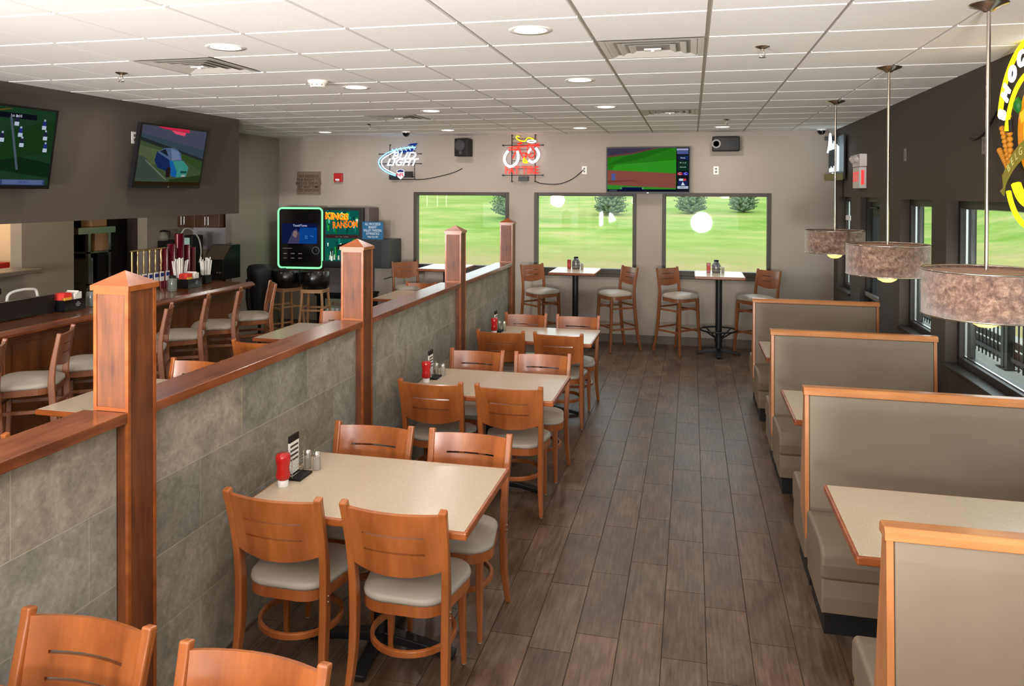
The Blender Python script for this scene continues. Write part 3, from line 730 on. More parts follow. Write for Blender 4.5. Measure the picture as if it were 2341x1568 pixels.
polys = [((26,52,34), rect(0,1,0,1)), ((16,34,20), [(0,.3),(1,.1),(1,.3),(0,.55)]), ((22,48,24), [(.5,.3),(1,.45),(1,.9),(.6,.7)]), ((104,70,20), [(.0,.78),(.03,.78),(.62,.98),(.58,.98)]), ((12,14,22), rect(.48,.83,.86,.93)), ((52,60,98), rect(.0,.97,.0,.075)), ((12,12,52), rect(.2,.55,.01,.068)), ((78,92,128), rect(.6,.95,.01,.068)),
    ((70,80,92), [(.6,.88),(.62,.88),(.72,.2),(.7,.2)])]
texts = [('1st & 10', .03, .65, .895, (190,190,200)), ('SPORTS', .028, .78, .037, (40,60,120))]
for k, (u, v) in enumerate(((.3,.6),(.38,.5),(.33,.38),(.45,.72),(.66,.82),(.7,.68),(.72,.55),(.9,.8),(.92,.66),(.93,.5),(.2,.3),(.5,.28),(.55,.6),(.42,.2))):
    polys += [((34,44,110) if k % 2 else (30,30,52), rect(u-.014, u+.016, v, v+.06)), ((168,180,196), rect(u-.018, u+.02, v-.05, v)), ((150,160,180), rect(u-.006, u+.01, v+.06, v+.085))]
tvset('television cut off by the left edge showing an american football match', (-5.02, 4.60, 2.47), (R(9), 0, R(90)), 1.08, .64, polys, texts, MB().box(-.2, .2, .05, .13, -.12, .12))
polys = [((58,70,48), rect(0,1,0,1)), ((64,66,82), [(0,.84),(1,.62),(1,1),(0,1)]), ((50,62,72), [(0,.76),(1,.5),(1,.66),(0,.86)]), ((34,38,38), [(0,.74),(.4,.62),(.6,.5),(1,.42),(1,.5),(.6,.62),(0,.8)]), ((46,66,34), [(.5,.55),(1,.28),(1,.45),(.6,.58)]), ((74,84,56), [(0,.66),(.3,.6),(.45,.4),(.0,.3)]), ((56,64,58), [(0,.0),(.45,.0),(.12,.45),(0,.5)]), ((96,104,96), [(.43,.1),(.46,.1),(.12,.42),(.1,.42)]),
    ((38,50,24), [(.5,.0),(1,.0),(1,.2),(.5,.1)]), ((20,38,78), [(.26,.58),(.5,.44),(.55,.2),(.3,.3),(.24,.42)]), ((70,90,120), [(.27,.56),(.36,.64),(.52,.66),(.62,.58),(.66,.44),(.5,.42)]), ((26,30,40), [(.3,.58),(.38,.63),(.44,.5)]), ((96,112,140), [(.46,.64),(.58,.6),(.64,.46),(.5,.44)]), ((54,124,112), [(.5,.43),(.68,.44),(.78,.33),(.76,.16),(.6,.14),(.56,.28)]), ((22,84,142), [(.46,.44),(.52,.42),(.6,.24),(.6,.14),(.52,.16)]), ((34,22,24), [(.44,.14),(.5,.14),(.5,.3),(.46,.33),(.43,.26)]), ((24,66,60), rect(.66,.76,.22,.26)), ((150,150,150), rect(.68,.74,.16,.19)),
    ((36,26,14), rect(0,1,0,.06)), ((190,34,66), [(.22,1),(.3,.97),(.5,.955),(.72,.945),(.7,1)]), ((216,70,100), [(.42,.955),(.66,.94),(.64,.88),(.5,.9)])]
tvset('television on the dark soffit showing a blue car on a road', (-5.03, 6.60, 2.475), (R(10), 0, R(90)), 1.0, .62, polys, (), MB().box(-.2, .2, .05, .125, -.12, .12))
def outlet(label, loc, rot, plug=False, m=None):
    t = thing('wall_outlet', label, 'outlet', loc, rot=rot, group='wall outlets')
    obj('cover_plate', MB().box(-.035, .035, 0, .006, -.057, .057), m or WHITE, t, bevel=.002)
    for z in (-.02, .022): obj('socket', MB().lathe([(.0001, 0), (.015, 0), (.015, .002)], (0, 0, 0), 14).box(-.004, .004, -.004, 0, -.003, .003), mat('socket_grey', (120,112,104), .5), t, loc=(0, -.003, z))
    for c in t.children:
        if c.name.startswith('socket'): c.rotation_euler = (R(90), 0, 0)
    return t
outlet('white outlet on the back wall right of the bicycle neon', (-1.51, BY-.007, 2.465), (0, 0, 0))
outlet('white outlet on the back wall right of the television', (.33, BY-.007, 2.455), (0, 0, 0))
outlet('grey outlet on the dark right wall feeding the orange neon', (RX-.007, 5.57, 2.46), (0, 0, -pi/2), m=mat('grey_plate', (120,112,106), .5))
outlet('blank grey plate on dark wall between middle pendant and exit sign', (RX-.007, 7.47, 2.49), (0, 0, -pi/2), m=MATS['grey_plate'])
outlet('white multi outlet on soffit left of the car television', (-5.193, 6.26, 2.65), (0, 0, pi/2))
# ------------------------------------------------------------------ speakers
t = thing('wall_speaker', 'square black speaker between the two neon signs', 'speaker', (-3.31, BY, 2.80), 0.0, 'wall speakers')
obj('cabinet', MB().prism([(-.10, -.22), (.11, -.24), (.12, -.0), (-.09, -.0)], -.13, .13, 'z'), BLKP, t, bevel=.01)
obj('speaker_cone', MB().lathe([(.0001, -.02), (.03, -.02), (.07, 0), (.078, .004)], (0, 0, 0), 24), mat('cone_grey', (48,46,48), .5), t, loc=(-.01, -.235, .03)).rotation_euler = (R(90), 0, R(-5))
obj('speaker_cone', MB().lathe([(.0001, -.005), (.028, .003)], (0, 0, 0), 20), MATS['cone_grey'], t, loc=(.0, -.237, -.08)).rotation_euler = (R(90), 0, R(-5))
obj('wall_bracket', MB().box(-.02, .02, -.03, 0, -.1, .1), BLACK, t)
t = thing('wall_speaker', 'wide flat black speaker right of the wall television', 'speaker', (.455, BY, 2.815), 0, 'wall speakers')
obj('cabinet', MB().box(-.18, .18, -.17, -.01, -.1, .1), BLKP, t, bevel=.012)
obj('speaker_cone', MB().lathe([(.04, 0), (.055, -.006), (.06, 0)], (0, 0, 0), 24), mat('cone_rim', (110,104,98), .4), t, loc=(-.13, -.172, 0)).rotation_euler = (R(90), 0, 0)
# ------------------------------------------------------------------ wall signs at the back left
t = thing('wall_plaque', 'square brown notice plaque on the back wall above the jukebox', 'sign', (-5.87, BY, 2.275))
obj('board', MB().box(-.2, .2, -.02, 0, -.18, .18), mat('plaque_brown', (122,104,90), .6), t, bevel=.003)
for k, s in enumerate(('WE RESERVE', 'THE RIGHT TO', 'REFUSE SERVICE', 'AT ANY TIME', 'TO ANYONE')):
    text('lettering', s, .062, mat('plaque_text', (74,60,52), .6), t, (0, -.0215, .105-k*.055), ext=.0005, bold=.001)
t = thing('fire_alarm', 'small red fire alarm box beside the brown plaque', 'fire alarm', (-5.36, BY, 2.36))
obj('housing', MB().box(-.07, .07, -.05, 0, -.07, .07), mat('alarm_red', (176,34,36), .4), t, bevel=.006)
obj('strobe_lens', MB().box(-.035, .03, -.062, -.05, -.045, -.02), PAPERW, t, bevel=.003); text('lettering', 'FIRE', .03, PAPERW, t, (.0, -.052, -.052), ext=.0005)
# ------------------------------------------------------------------ jukebox, game machines
NEONG = glow('neon_green', (110,240,140), 2.4)
def rrect(w, h, r, n=6):
    out = []
    for cx, cz, q in ((w-r, h-r, 0), (-w+r, h-r, 1), (-w+r, -h+r, 2), (w-r, -h+r, 3)):
        for k in range(n+1):
            a = q*pi/2+(pi/2)*k/n; out.append((cx+r*cos(a), cz+r*sin(a)))
    return out
t = thing('jukebox', 'wall jukebox with glowing green border and dark touch screen', 'jukebox', (-5.86, BY-.06, 1.43), .10)
w, h = .37, .475
obj('housing', MB().prism(rrect(w, h, .07), -.30, -.02, 'y'), mat('jukebox_black', (16,22,18), .3), t, bevel=.01)
p = rrect(w-.018, h-.018, .06); obj('light_border', MB().sweep([(x, -.303, z) for x, z in p], .0135, 8, True), NEONG, t)
obj('face_panel', MB().prism(rrect(w-.045, h-.045, .045), -.306, -.299, 'y'), mat('jukebox_face', (14,12,14), .12, coat=.5), t)
m = MB(); m.poly([(-.29, -.3075, -.09), (.28, -.3075, -.09), (.28, -.3075, .22), (-.29, -.3075, .22)], 0)
m.poly([(-.06, -.308, -.085), (.27, -.308, -.085), (.27, -.308, .16), (.0, -.308, .16)], 1); m.poly([(-.2, -.3082, -.085), (-.02, -.3082, -.085), (.0, -.3082, .06), (-.06, -.3082, .14), (-.12, -.3082, .1)], 2)
m.poly([(-.12, -.3084, .04), (-.07, -.3084, .0), (-.04, -.3084, .06), (-.06, -.3084, .11), (-.1, -.3084, .11)], 3)
scr = obj('touch_screen', m, [glow('jb1', (14,22,60), 1), glow('jb2', (10,60,130), 1), glow('jb3', (60,58,84), 1), glow('jb4', (120,100,100), 1)], t, fixn=False)
text('screen_text', 'TouchTunes', .045, glow('jb5', (200,210,235), 1), scr, (.0, -.309, .19), ext=.0003)
for s, x, z in (('Pop', .1, .03), ('Top', .19, .03), ('Play', .1, -.0)): text('screen_text', s, .03, glow('jb6', (90,140,200), 1), scr, (x, -.309, z), ext=.0003)
obj('control_knob', MB().lathe([(.0001, .02), (.035, .02), (.045, .0)], (0, 0, 0), 24), BLKP, t, loc=(.25, -.306, -.19)).rotation_euler = (R(90), 0, 0)
obj('knob_ring', MB().sweep([(.25+.055*cos(a), -.308, -.19+.055*sin(a)) for a in [2*pi*k/24 for k in range(24)]], .004, 6, True), mat('ring_grey', (130,140,150), .3), t)
m = MB()
for x in (-.24, -.12, .0):
    for z in (-.24, -.31): m.box(x-.03, x+.03, -.3085, -.306, z-.008, z+.008)
m.box(-.28, -.13, -.3085, -.306, -.165, -.155)
obj('label_strip', m, mat('faint_label', (120,116,112), .5), t)
t = thing('game_machine', 'pull tab game machine with lit treasure game artwork', 'game machine', (-5.06, BY, 0), 0)
G = mat('cabinet_charcoal', (34,32,34), .45)
obj('cabinet', MB().box(-.33, .3, -.45, -.02, 1.0, 1.9).box(-.34, .31, -.49, -.45, 1.0, 1.1), G, t, bevel=.006)
obj('side_panel', MB().box(.3, .37, -.38, -.02, 1.15, 1.9), mat('side_grey', (104,94,92), .5), t, bevel=.005)
random.seed(3)
def art(x0, x1, z0, z1, name, bright):
    m = MB(); cols = [(14,84,74), (20,130,110), (18,110,50), (36,150,60), (12,60,52), (214,236,220), (90,190,150), (30,60,36)]
    ms = [glow('art_%d_%d_%d' % c, c, 1.0) for c in cols]
    m.poly([(x0, -.4525, z0), (x1, -.4525, z0), (x1, -.4525, z1), (x0, -.4525, z1)], 0)
    for k in range(26):
        u = random.uniform(x0+.02, x1-.04); v0 = random.uniform(z0, z1-.1); hh = random.uniform(.04, .16); ww = random.uniform(.008, .03)
        m.poly([(u, -.4528-k*.00003, v0), (u+ww, -.4528-k*.00003, v0), (u+ww*1.3, -.4528-k*.00003, min(z1, v0+hh)), (u-.01, -.4528-k*.00003, min(z1, v0+hh*.9))], random.choice([1, 2, 3, 4, 4, 6, 7, 1, 5]))
    return obj(name, m, ms, t, fixn=False)
a = art(-.3, .24, 1.5, 1.86, 'top_screen', 1); OR = glow('art_orange', (244,120,20), 1.2); YL = glow('art_yellow', (250,214,60), 1.2)
text('screen_text', "KINGS", .13, OR, a, (-.12, -.456, 1.76), ext=.0006, bold=.004, rot=-.05); text('screen_text', "RANSOM", .14, OR, a, (.02, -.456, 1.645), ext=.0006, bold=.004, rot=.06, w=.4)
text('screen_text', "KINGS", .13, YL, a, (-.117, -.4545, 1.765), ext=.0006, bold=.009, rot=-.05)
a2 = art(-.31, .24, 1.1, 1.44, 'lower_screen', 1)
m = MB(); cols = [(30,20,16), (150,90,30), (80,100,60), (190,190,170)]
m.poly([(-.1, -.4545, 1.28), (.1, -.4545, 1.26), (.2, -.4545, 1.34), (.05, -.4545, 1.38), (-.1, -.4545, 1.34)], 0); m.poly([(-.05, -.4547, 1.2), (.05, -.4547, 1.18), (.08, -.4547, 1.28), (-.04, -.4547, 1.3)], 1)
for k in range(5): m.poly([(-.24+k*.07, -.4549, 1.12), (-.21+k*.07, -.4549, 1.12), (-.215+k*.07, -.4549, 1.19+.02*(k % 2)), (-.235+k*.07, -.4549, 1.18)], 3)
obj('game_art', m, [glow('ga_%d' % c[0], c, 1) for c in cols], a2, fixn=False)
obj('display_strip', MB().box(-.28, .22, -.454, -.45, 1.455, 1.485), mat('strip_maroon', (60,14,20), .3), t)
text('lettering', 'PULL  TABS   GAMING', .022, mat('strip_text', (150,140,140), .4), t, (-.03, -.4545, 1.465), ext=.0003)
obj('lower_door', MB().box(-.33, .3, -.45, -.02, .62, .998), mat('door_grey', (112,106,110), .45), t, bevel=.006)
obj('door_lock', MB().cyl((-.27, -.46, .85), (-.27, -.45, .85), .012), GREYM, t)
t = thing('low_cabinet', 'black low cabinet with a paper notice under the game machine', 'cabinet', (-5.06, BY, 0), 0)
obj('body', MB().box(-.42, .36, -.5, -.02, 0.02, .58).box(-.44, .38, -.53, -.02, .58, .61), BLKP, t, bevel=.004)
obj('notice', MB().box(-.28, .3, -.504, -.501, .24, .54), mat('notice_green', (142,150,130), .6), t)
m = MB()
for k in range(7): m.box(-.25+k*.072, -.2+k*.072, -.506, -.504, .28, .4)
obj('notice_print', m, PAPERW, t); text('lettering', 'PULL TABS', .07, mat('notice_red', (170,60,50), .6), t, (0, -.506, .46), ext=.0004)
t = thing('blue_sign', 'blue notice about gymnastics proceeds standing on the dark box', 'sign', (-4.60, 10.5, 1.435), 0)
obj('board', MB().box(-.165, .165, 0, .012, 0, .26), mat('sign_blue', (36,96,138), .4, emis=(36,96,138), es=.12), t)
for k, (s, z) in enumerate((('ALL PROCEEDS', .052), ('BENEFIT', .052), ('VALLEY TWISTERS', .05), ('GYMNASTICS', .05), ('Valley City, ND', .034))):
    text('lettering', s, .05 if k < 4 else .036, mat('sign_text', (206,222,230), .5), t, (0, -.0015, .225-k*.047), ext=.0004, bold=.0006, w=(.25, .13, .29, .21, .17)[k])
t = thing('metal_box', 'dark grey box on the back wall below the blue sign', 'box', (-4.52, BY, 1.01), 0)
obj('body', MB().box(-.22, .2, -.5, -.02, 0, .42), mat('box_slate', (52,56,58), .45), t, bevel=.006); obj('door', MB().box(-.2, .08, -.505, -.5, .02, .4), mat('box_slate2', (40,44,46), .4), t)
tag(obj('power_cord', MB().sweep(arcpts([(-4.36, 10.88, 1.01), (-4.3, 10.9, .94), (-4.4, 10.92, .86), (-4.6, 10.93, .8)], 6), .006, 6), BLKP), 'dark cord hanging from the grey box beside the second post', 'cord')
# tub stools in front of the machines
def make_tub(label, group):
    t = thing('tub_stool', label, 'bar stool', group=group)
    m = MB(); n = 18; vs = []; fs = []
    for z, r in ((.84, .17), (.92, .19), (1.06, .2), (1.07, .19), (1.0, .165), (.9, .15)):
        for k in range(n+1):
            a = pi*.05+pi*1.9*k/n-pi/2; vs.append((r*cos(a), r*sin(a), z-(.0 if abs(k-n/2) < n*.36 else .08*(z > .9))))
    for j in range(5):
        for k in range(n): fs.append((j*(n+1)+k, j*(n+1)+k+1, (j+1)*(n+1)+k+1, (j+1)*(n+1)+k))
    m.add(vs, fs, True); obj('tub_back', m, mat('black_leather', (16,16,16), .25, coat=.3), t, solid=.01)
    obj('seat', MB().lathe([(.15, .83), (.165, .85), (.16, .9), (.0001, .915)], (0, 0, 0), 24), MATS['black_leather'], t)
    LW = mat('light_stool_wood', (176,132,88), .4)
    obj('seat_frame', MB().box(-.15, .15, -.15, .15, .78, .83), LW, t, bevel=.004)
    for sx in (-1, 1):
        for sy in (-1, 1): obj('leg', MB().rsweep([(sx*.19, sy*.19, 0), (sx*.13, sy*.13, .8)], .03, .03, (1, 0, 0)), LW, t, bevel=.004)
    q = MB()
    for z, f in ((.28, .17), (.55, .15)):
        for s in (-1, 1): obj('stretcher', MB().box(-f, f, s*f-.01, s*f+.01, z-.012, z+.012), LW, t); obj('stretcher', MB().box(s*f-.01, s*f+.01, -f, f, z+.02, z+.04), LW, t)
    return t
t0 = make_tub('black leather tub stool with pale legs, left of the pair before the jukebox', 'black tub stools'); t0.location = (-5.40, 9.45, 0); t0.rotation_euler = (0, 0, 2.6)
dup(t0, (-4.96, 9.42, 0), 3.3, 'black leather tub stool with pale legs, right one beside the low cabinet', 'black tub stools')
t = thing('black_jacket', 'black jacket draped over a seat at the far end of the bar', 'jacket', (-5.70, 9.25, 0))
m = MB(); vs = []; fs = []; n = 20
for z, rx, ry in ((.5, .07, .06), (.62, .09, .08), (.75, .11, .1), (.86, .15, .12), (.97, .17, .13), (1.08, .17, .13), (1.13, .15, .11), (1.15, .1, .07), (1.155, .001, .001)):
    for k in range(n): a = 2*pi*k/n; q = 1+.09*sin(5*a+z*9); vs.append((rx*q*cos(a), ry*q*sin(a)+.02*sin(z*8), z))
for j in range(8):
    for k in range(n): fs.append((j*n+k, j*n+(k+1) % n, (j+1)*n+(k+1) % n, (j+1)*n+k))
m.add(vs, fs, True); obj('body', m, mat('jacket_cloth', (20,22,22), .6), t)
obj('sleeve', MB().sweep([(-.12, -.04, .95), (-.13, -.05, .7), (-.1, -.04, .42)], [.05, .045, .035], 10), MATS['jacket_cloth'], t)
obj('stand', MB().cyl((0, 0, 0), (0, 0, .55), .02).lathe([(.2, 0), (.19, .02), (.03, .03)], (0, 0, 0), 20), BLACK, t)
# ------------------------------------------------------------------ neon signs
NW = glow('neon_white', (232,240,255), 3.0); NB = glow('neon_blue', (120,180,255), 3.2); NR = glow('neon_red', (255,52,40), 2.2); NY = glow('neon_yellow', (255,226,30), 2.2); NDB = glow('neon_dark_blue', (30,60,150), .8)
t = thing('neon_sign', 'blue and white beer neon with football outline, left of the speaker', 'neon sign', (-4.33, BY, 2.6), 0, 'neon beer signs')
def P(X, Z, y=-.1): return (X+4.33, y, Z-2.6)
m = MB()
for z in (2.72, 2.57): m.cyl(P(-4.68, z, -.04), P(-4.0, z, -.04), .006, n=6)
for x in (-4.50, -4.1): m.cyl(P(x, 2.86, -.04), P(x, 2.33, -.04), .006, n=6)
for z in (2.33, 2.37): m.cyl(P(-4.5, z, -.04), P(-4.1, z, -.04), .006, n=6)
for x, z in ((-4.68, 2.72), (-4.0, 2.72), (-4.68, 2.57), (-4.0, 2.57), (-4.5, 2.86), (-4.1, 2.86)): m.cyl(P(x, z, -.04), P(x, z, 0), .008, n=6)
m.box(-.17, -.02, -.07, -.02, -.27, -.2).box(.02, .2, -.07, -.02, -.24, -.15)
obj('wire_frame', m, BLACK, t)
obj('neon_tube', MB().sweep(arcpts([P(-4.06, 2.815), P(-4.2, 2.81), P(-4.35, 2.785), P(-4.52, 2.73), P(-4.63, 2.65), P(-4.655, 2.58), P(-4.61, 2.5), P(-4.5, 2.43), P(-4.38, 2.385)], 5), .009, 8), NB, t)
obj('neon_tube', MB().sweep(arcpts([P(-4.38, 2.755), P(-4.5, 2.7), P(-4.59, 2.64), P(-4.61, 2.58), P(-4.57, 2.51), P(-4.48, 2.455), P(-4.38, 2.41)], 5), .008, 8), NW, t)
m = MB()
for k in range(6): x = -4.42+k*.065; z = 2.765+k*.009; m.cyl(P(x-.018, z+.03), P(x+.02, z-.03), .006, n=6)
obj('neon_laces', m, NB, t)
obj('blue_backing', MB().add([P(-4.42, 2.74, -.08), P(-4.1, 2.8, -.08), P(-4.12, 2.75, -.08), P(-4.4, 2.71, -.08)], [(0,1,2,3)]).add([P(-4.15, 2.87, -.08), P(-4.04, 2.88, -.08), P(-4.06, 2.84, -.08), P(-4.2, 2.845, -.08)], [(0,1,2,3)]), NDB, t, solid=.002)
text('neon_letters', 'BUD', .15, NW, t, (.07, -.1, .085), outline=.0036, shear=.35, w=.4); text('neon_letters', 'LIGHT', .15, NW, t, (.04, -.1, -.012), outline=.0036, shear=.35, w=.52)
sh = obj('shield', MB().prism([(-.06, .06), (-.0, .08), (.06, .06), (.06, -.03), (.0, -.08), (-.06, -.03)], -.1, -.09, 'y'), mat('shield_white', (222,222,230), .4, emis=(222,222,230), es=.5), t, loc=(.03, 0, -.19))
obj('shield_band', MB().prism([(-.05, .055), (0, .072), (.05, .055), (.05, .03), (-.05, .03)], -.103, -.1, 'y'), mat('shield_blue', (30,40,110), .4), sh); text('lettering', 'NFL', .07, mat('shield_red', (200,36,44), .4, emis=(200,36,44), es=.4), sh, (0, -.102, -.012), ext=.001, bold=.002)
t = thing('neon_sign', 'red and white bicycle neon sign above the middle window gap', 'neon sign', (-2.43, BY, 2.63), 0, 'neon beer signs')
def Q(cx, cy, y=-.1): return ((cx-680)*.00068, y, .33-(cy-215)*.000653)
m = MB()
for x in (460, 975): m.cyl(Q(x, 170, -.04), Q(x, 1230, -.04), .007, n=6); m.cyl(Q(x, 175, -.04), Q(x, 175, 0), .012, n=8); m.cyl(Q(x, 1225, -.04), Q(x, 1225, 0), .012, n=8)
for y in (410, 1085): m.cyl(Q(260, y, -.04), Q(1140, y, -.04), .005, n=6); m.cyl(Q(262, y, -.06), Q(262, y, 0), .012, n=8); m.cyl(Q(1138, y, -.06), Q(1138, y, 0), .012, n=8)
for y in (270, 360, 510, 590, 760, 940): m.cyl(Q(460, y, -.04), Q(975, y, -.04), .004, n=6)
m.box(Q(620, 0)[0], Q(830, 0)[0], -.08, -.02, Q(0, 1220)[2], Q(0, 1110)[2])
obj('wire_frame', m, BLACK, t)
obj('wheel_tube', MB().sweep(arcpts([Q(*p) for p in ((400,540),(335,630),(315,745),(365,850),(450,890),(545,850),(610,760),(622,650),(600,545))], 5), .019, 10), NW, t)
obj('wheel_tube', MB().sweep(arcpts([Q(*p) for p in ((1000,480),(1058,560),(1068,660),(1010,760),(930,795),(850,750))], 5), .019, 10), NW, t)
obj('wheel_tube', MB().sweep(arcpts([Q(*p) for p in ((905,500),(860,545),(848,600))], 4), .016, 10), NW, t)
m = MB()
for path in (((400,475),(520,450),(620,445),(830,430),(1080,385)), ((410,520),(620,500),(640,500)), ((650,350),(620,450),(560,560),(500,710)), ((620,450),(680,600),(730,700)), ((860,350),(830,450),(820,600),(760,720)), ((900,440),(960,520),(980,600),(950,680),(870,690),(860,640),(920,600)), ((700,600),(760,590),(790,640),(740,690),(700,650)), ((840,400),(960,430),(1090,440)), ((600,380),(700,380),(660,330))):
    m.sweep(arcpts([Q(p[0], p[1], -.09) for p in path], 4), .0085, 6)
obj('frame_tube', m, NR, t)
obj('saddle_tube', MB().sweep(arcpts([Q(*p) for p in ((650,225),(585,215),(590,270),(680,318),(770,325),(820,262),(890,258),(960,290))], 4), .008, 8), NY, t)
obj('pedal_tube', MB().sweep(arcpts([Q(*p) for p in ((760,690),(735,790),(825,800),(775,740))], 4), .011, 8), NY, t)
obj('handlebar_tube', MB().sweep([Q(915+92*cos(a), 332+25*sin(a)) for a in [2*pi*k/24 for k in range(24)]], .008, 8, True), NW, t)
text('neon_letters', 'FAT TIRE', .15, NR, t, (.01, -.1, -.17), outline=.0045, w=.5)
def cord(name, pts, label, r=.006, m=None): return tag(obj(name, MB().sweep(arcpts(pts, 5), r, 6), m or BLKP), label, 'cord', 'neon sign cords')
cord('power_cord', [(-4.1, 10.93, 2.33), (-3.95, 10.94, 2.335), (-3.75, 10.94, 2.37), (-3.5, 10.94, 2.43), (-3.35, 10.94, 2.495)], 'thin dark cord running right from the beer neon')
cord('power_cord', [(-2.22, 10.92, 2.3), (-2.13, 10.94, 2.27), (-1.88, 10.94, 2.265), (-1.68, 10.94, 2.34), (-1.52, 10.93, 2.47)], 'thin dark cord running from the bicycle neon to the outlet')
# orange neon on right wall
t = thing('neon_sign', 'yellow and orange round beer neon cut off at the right edge', 'neon sign', (RX, 4.62, 2.6), -pi/2, 'neon beer signs')
# local: x -> world -y, so left side of the sign is far from the viewer
def arc(cx, cz, r, a0, a1, n=16, y=-.09): return [(cx+r*cos(R(a0+(a1-a0)*k/n)), y, cz+r*sin(R(a0+(a1-a0)*k/n))) for k in range(n+1)]
obj('neon_tube', MB().sweep(arc(0, -.06, .45, 172, 8, 30), .014, 8), NY, t); obj('neon_tube', MB().sweep(arc(0, -.14, .35, 172, 8, 30), .012, 8), NY, t)
s = 'SHOCK TOP'
for k, ch in enumerate(s):
    if ch == ' ': continue
    a = R(166-k*19); text('neon_letter', ch, .12, NW, t, (.395*cos(a), -.1, -.09+.395*sin(a)), outline=.007, rot=a-pi/2)
m = MB(); n = 28
m.poly([(.3*cos(2*pi*k/n), -.05, -.1+.3*sin(2*pi*k/n)) for k in range(n)], 0)
m.poly([(.02+.24*cos(2*pi*k/n), -.052, -.1+.22*sin(2*pi*k/n)) for k in range(n)], 1); m.poly([(-.22, -.054, -.2), (-.02, -.054, -.12), (.0, -.054, -.24), (-.16, -.054, -.28)], 2); m.poly([(-.26, -.056, .0), (-.1, -.056, .06), (.1, -.056, .05), (.1, -.056, .02), (-.24, -.056, -.06)], 1)
obj('slice_panel', m, [mat('slice_orange', (222,140,20), .5, emis=(222,140,20), es=.5), mat('slice_gold', (232,190,40), .5, emis=(232,190,40), es=.5), mat('slice_red', (206,80,20), .5, emis=(206,80,20), es=.4)], t, fixn=False)
obj('leaf', MB().lathe([(.0001, -.05), (.025, -.02), (.025, .02), (.0001, .05)], (-.27, -.06, 0.05), 10), mat('leaf_green', (20,110,40), .5), t)
m = MB()
for k, (a, L) in enumerate(((118, .3), (100, .34), (140, .2))):
    for q in range(9):
        u = .08+q*L/10; cx, cz = -.33+u*cos(R(a)), -.35+u*sin(R(a))
        m.ball((cx, -.065, cz), .018, 8)
obj('wheat', m, mat('wheat_gold', (196,128,36), .5, emis=(196,128,36), es=.2), t)
m = MB(); rb = arc(0, -.75, .56, 140, 40, 20, -.075)
vs = []; 
for p in rb: vs += [(p[0], p[1], p[2]-.05), (p[0], p[1], p[2]+.05)]
m.add(vs, [(2*k, 2*k+2, 2*k+3, 2*k+1) for k in range(20)]).add([(-.43, -.07, -.47), (-.4, -.07, -.36), (-.46, -.07, -.34), (-.44, -.07, -.42), (-.49, -.07, -.44)], [(0,1,2,3,4)])
obj('ribbon', m, mat('ribbon_olive', (140,130,36), .5, emis=(140,130,36), es=.25), t, solid=.004)
for k, ch in enumerate('BELGIAN WHITE'):
    a = R(128-k*6.3); text('lettering', ch, .065, mat('ribbon_text', (206,200,120), .5, emis=(206,200,120), es=.4), t, (.56*cos(a), -.079, -.75+.56*sin(a)), ext=.0006, rot=a-pi/2)
obj('neon_tube', MB().sweep(arc(0, -.3, .34, 205, 335, 20, -.09), .014, 8).sweep(arc(0, -.25, .27, 215, 325, 14, -.09), .02, 8).sweep(arc(0, -.27, .23, 215, 325, 14, -.09), .02, 8), NY, t)
m = MB().cyl((-.45, -.03, -.5), (.45, -.03, -.5), .005, n=6).cyl((-.2, -.03, -.5), (-.2, -.03, .3), .006, n=6).cyl((.2, -.03, -.5), (.2, -.03, .3), .006, n=6).box(-.12, .12, -.045, 0, -.2, -.1)
for x in (-.36, -.32): m.cyl((x, -.08, -.03), (x+.01, -.08, -.1), .012, n=8)
obj('wire_frame', m, BLACK, t)
cord('power_cord', [(1.84, 5.75, 2.515), (1.82, 5.6, 2.5), (1.84, 5.5, 2.53), (1.855, 5.42, 2.6), (1.85, 5.25, 2.68), (1.83, 5.0, 2.66)], 'black cord from the dark wall outlet to the orange neon', .008)
# mountain neon in the far corner
t = thing('neon_sign', 'tall white mountain shaped neon seen edge on in far right corner', 'neon sign', (RX, 10.4, 2.62), -pi/2, 'neon beer signs')
NWP = glow('neon_panel_white', (214,236,240), 2.0)
obj('wire_frame', MB().box(-.34, .34, -.05, -.03, -.3, .25).box(-.36, -.3, -.16, -.0, .22, .27), BLACK, t)
obj('lit_panel', MB().prism([(-.3, -.2), (.33, -.2), (.33, .1), (.05, .17), (-.3, .13)], -.11, -.1, 'y'), NWP, t)
obj('neon_tube', MB().sweep(arcpts([(-.3, -.13, .06), (-.2, -.13, .14), (-.12, -.13, .29), (-.03, -.13, .14), (.1, -.13, .11), (.2, -.13, .17)], 5), .012, 8), glow('neon_ice', (205,240,250), 3), t)
m = MB()
for k in range(5): m.box(-.24+k*.1, -.18+k*.1, -.125, -.112, -.15+.02*(k % 2), .08)
obj('letter_shapes', m, mat('ink_dark', (24,34,44), .5), t)
obj('base_strip', MB().box(-.36, .3, -.16, -.05, -.31, -.23), mat('olive_box', (96,92,44), .5, emis=(96,92,44), es=.2), t)
obj('neon_tube', MB().sweep([(-.1, -.15, -.28), (.2, -.15, -.28), (.2, -.15, -.22)], .01, 8), glow('neon_ice', (205,240,250), 3), t)
cord('power_cord', [(1.86, 10.3, 2.33), (1.86, 10.32, 2.2), (1.86, 10.3, 2.05)], 'thin cord hanging below the corner neon')
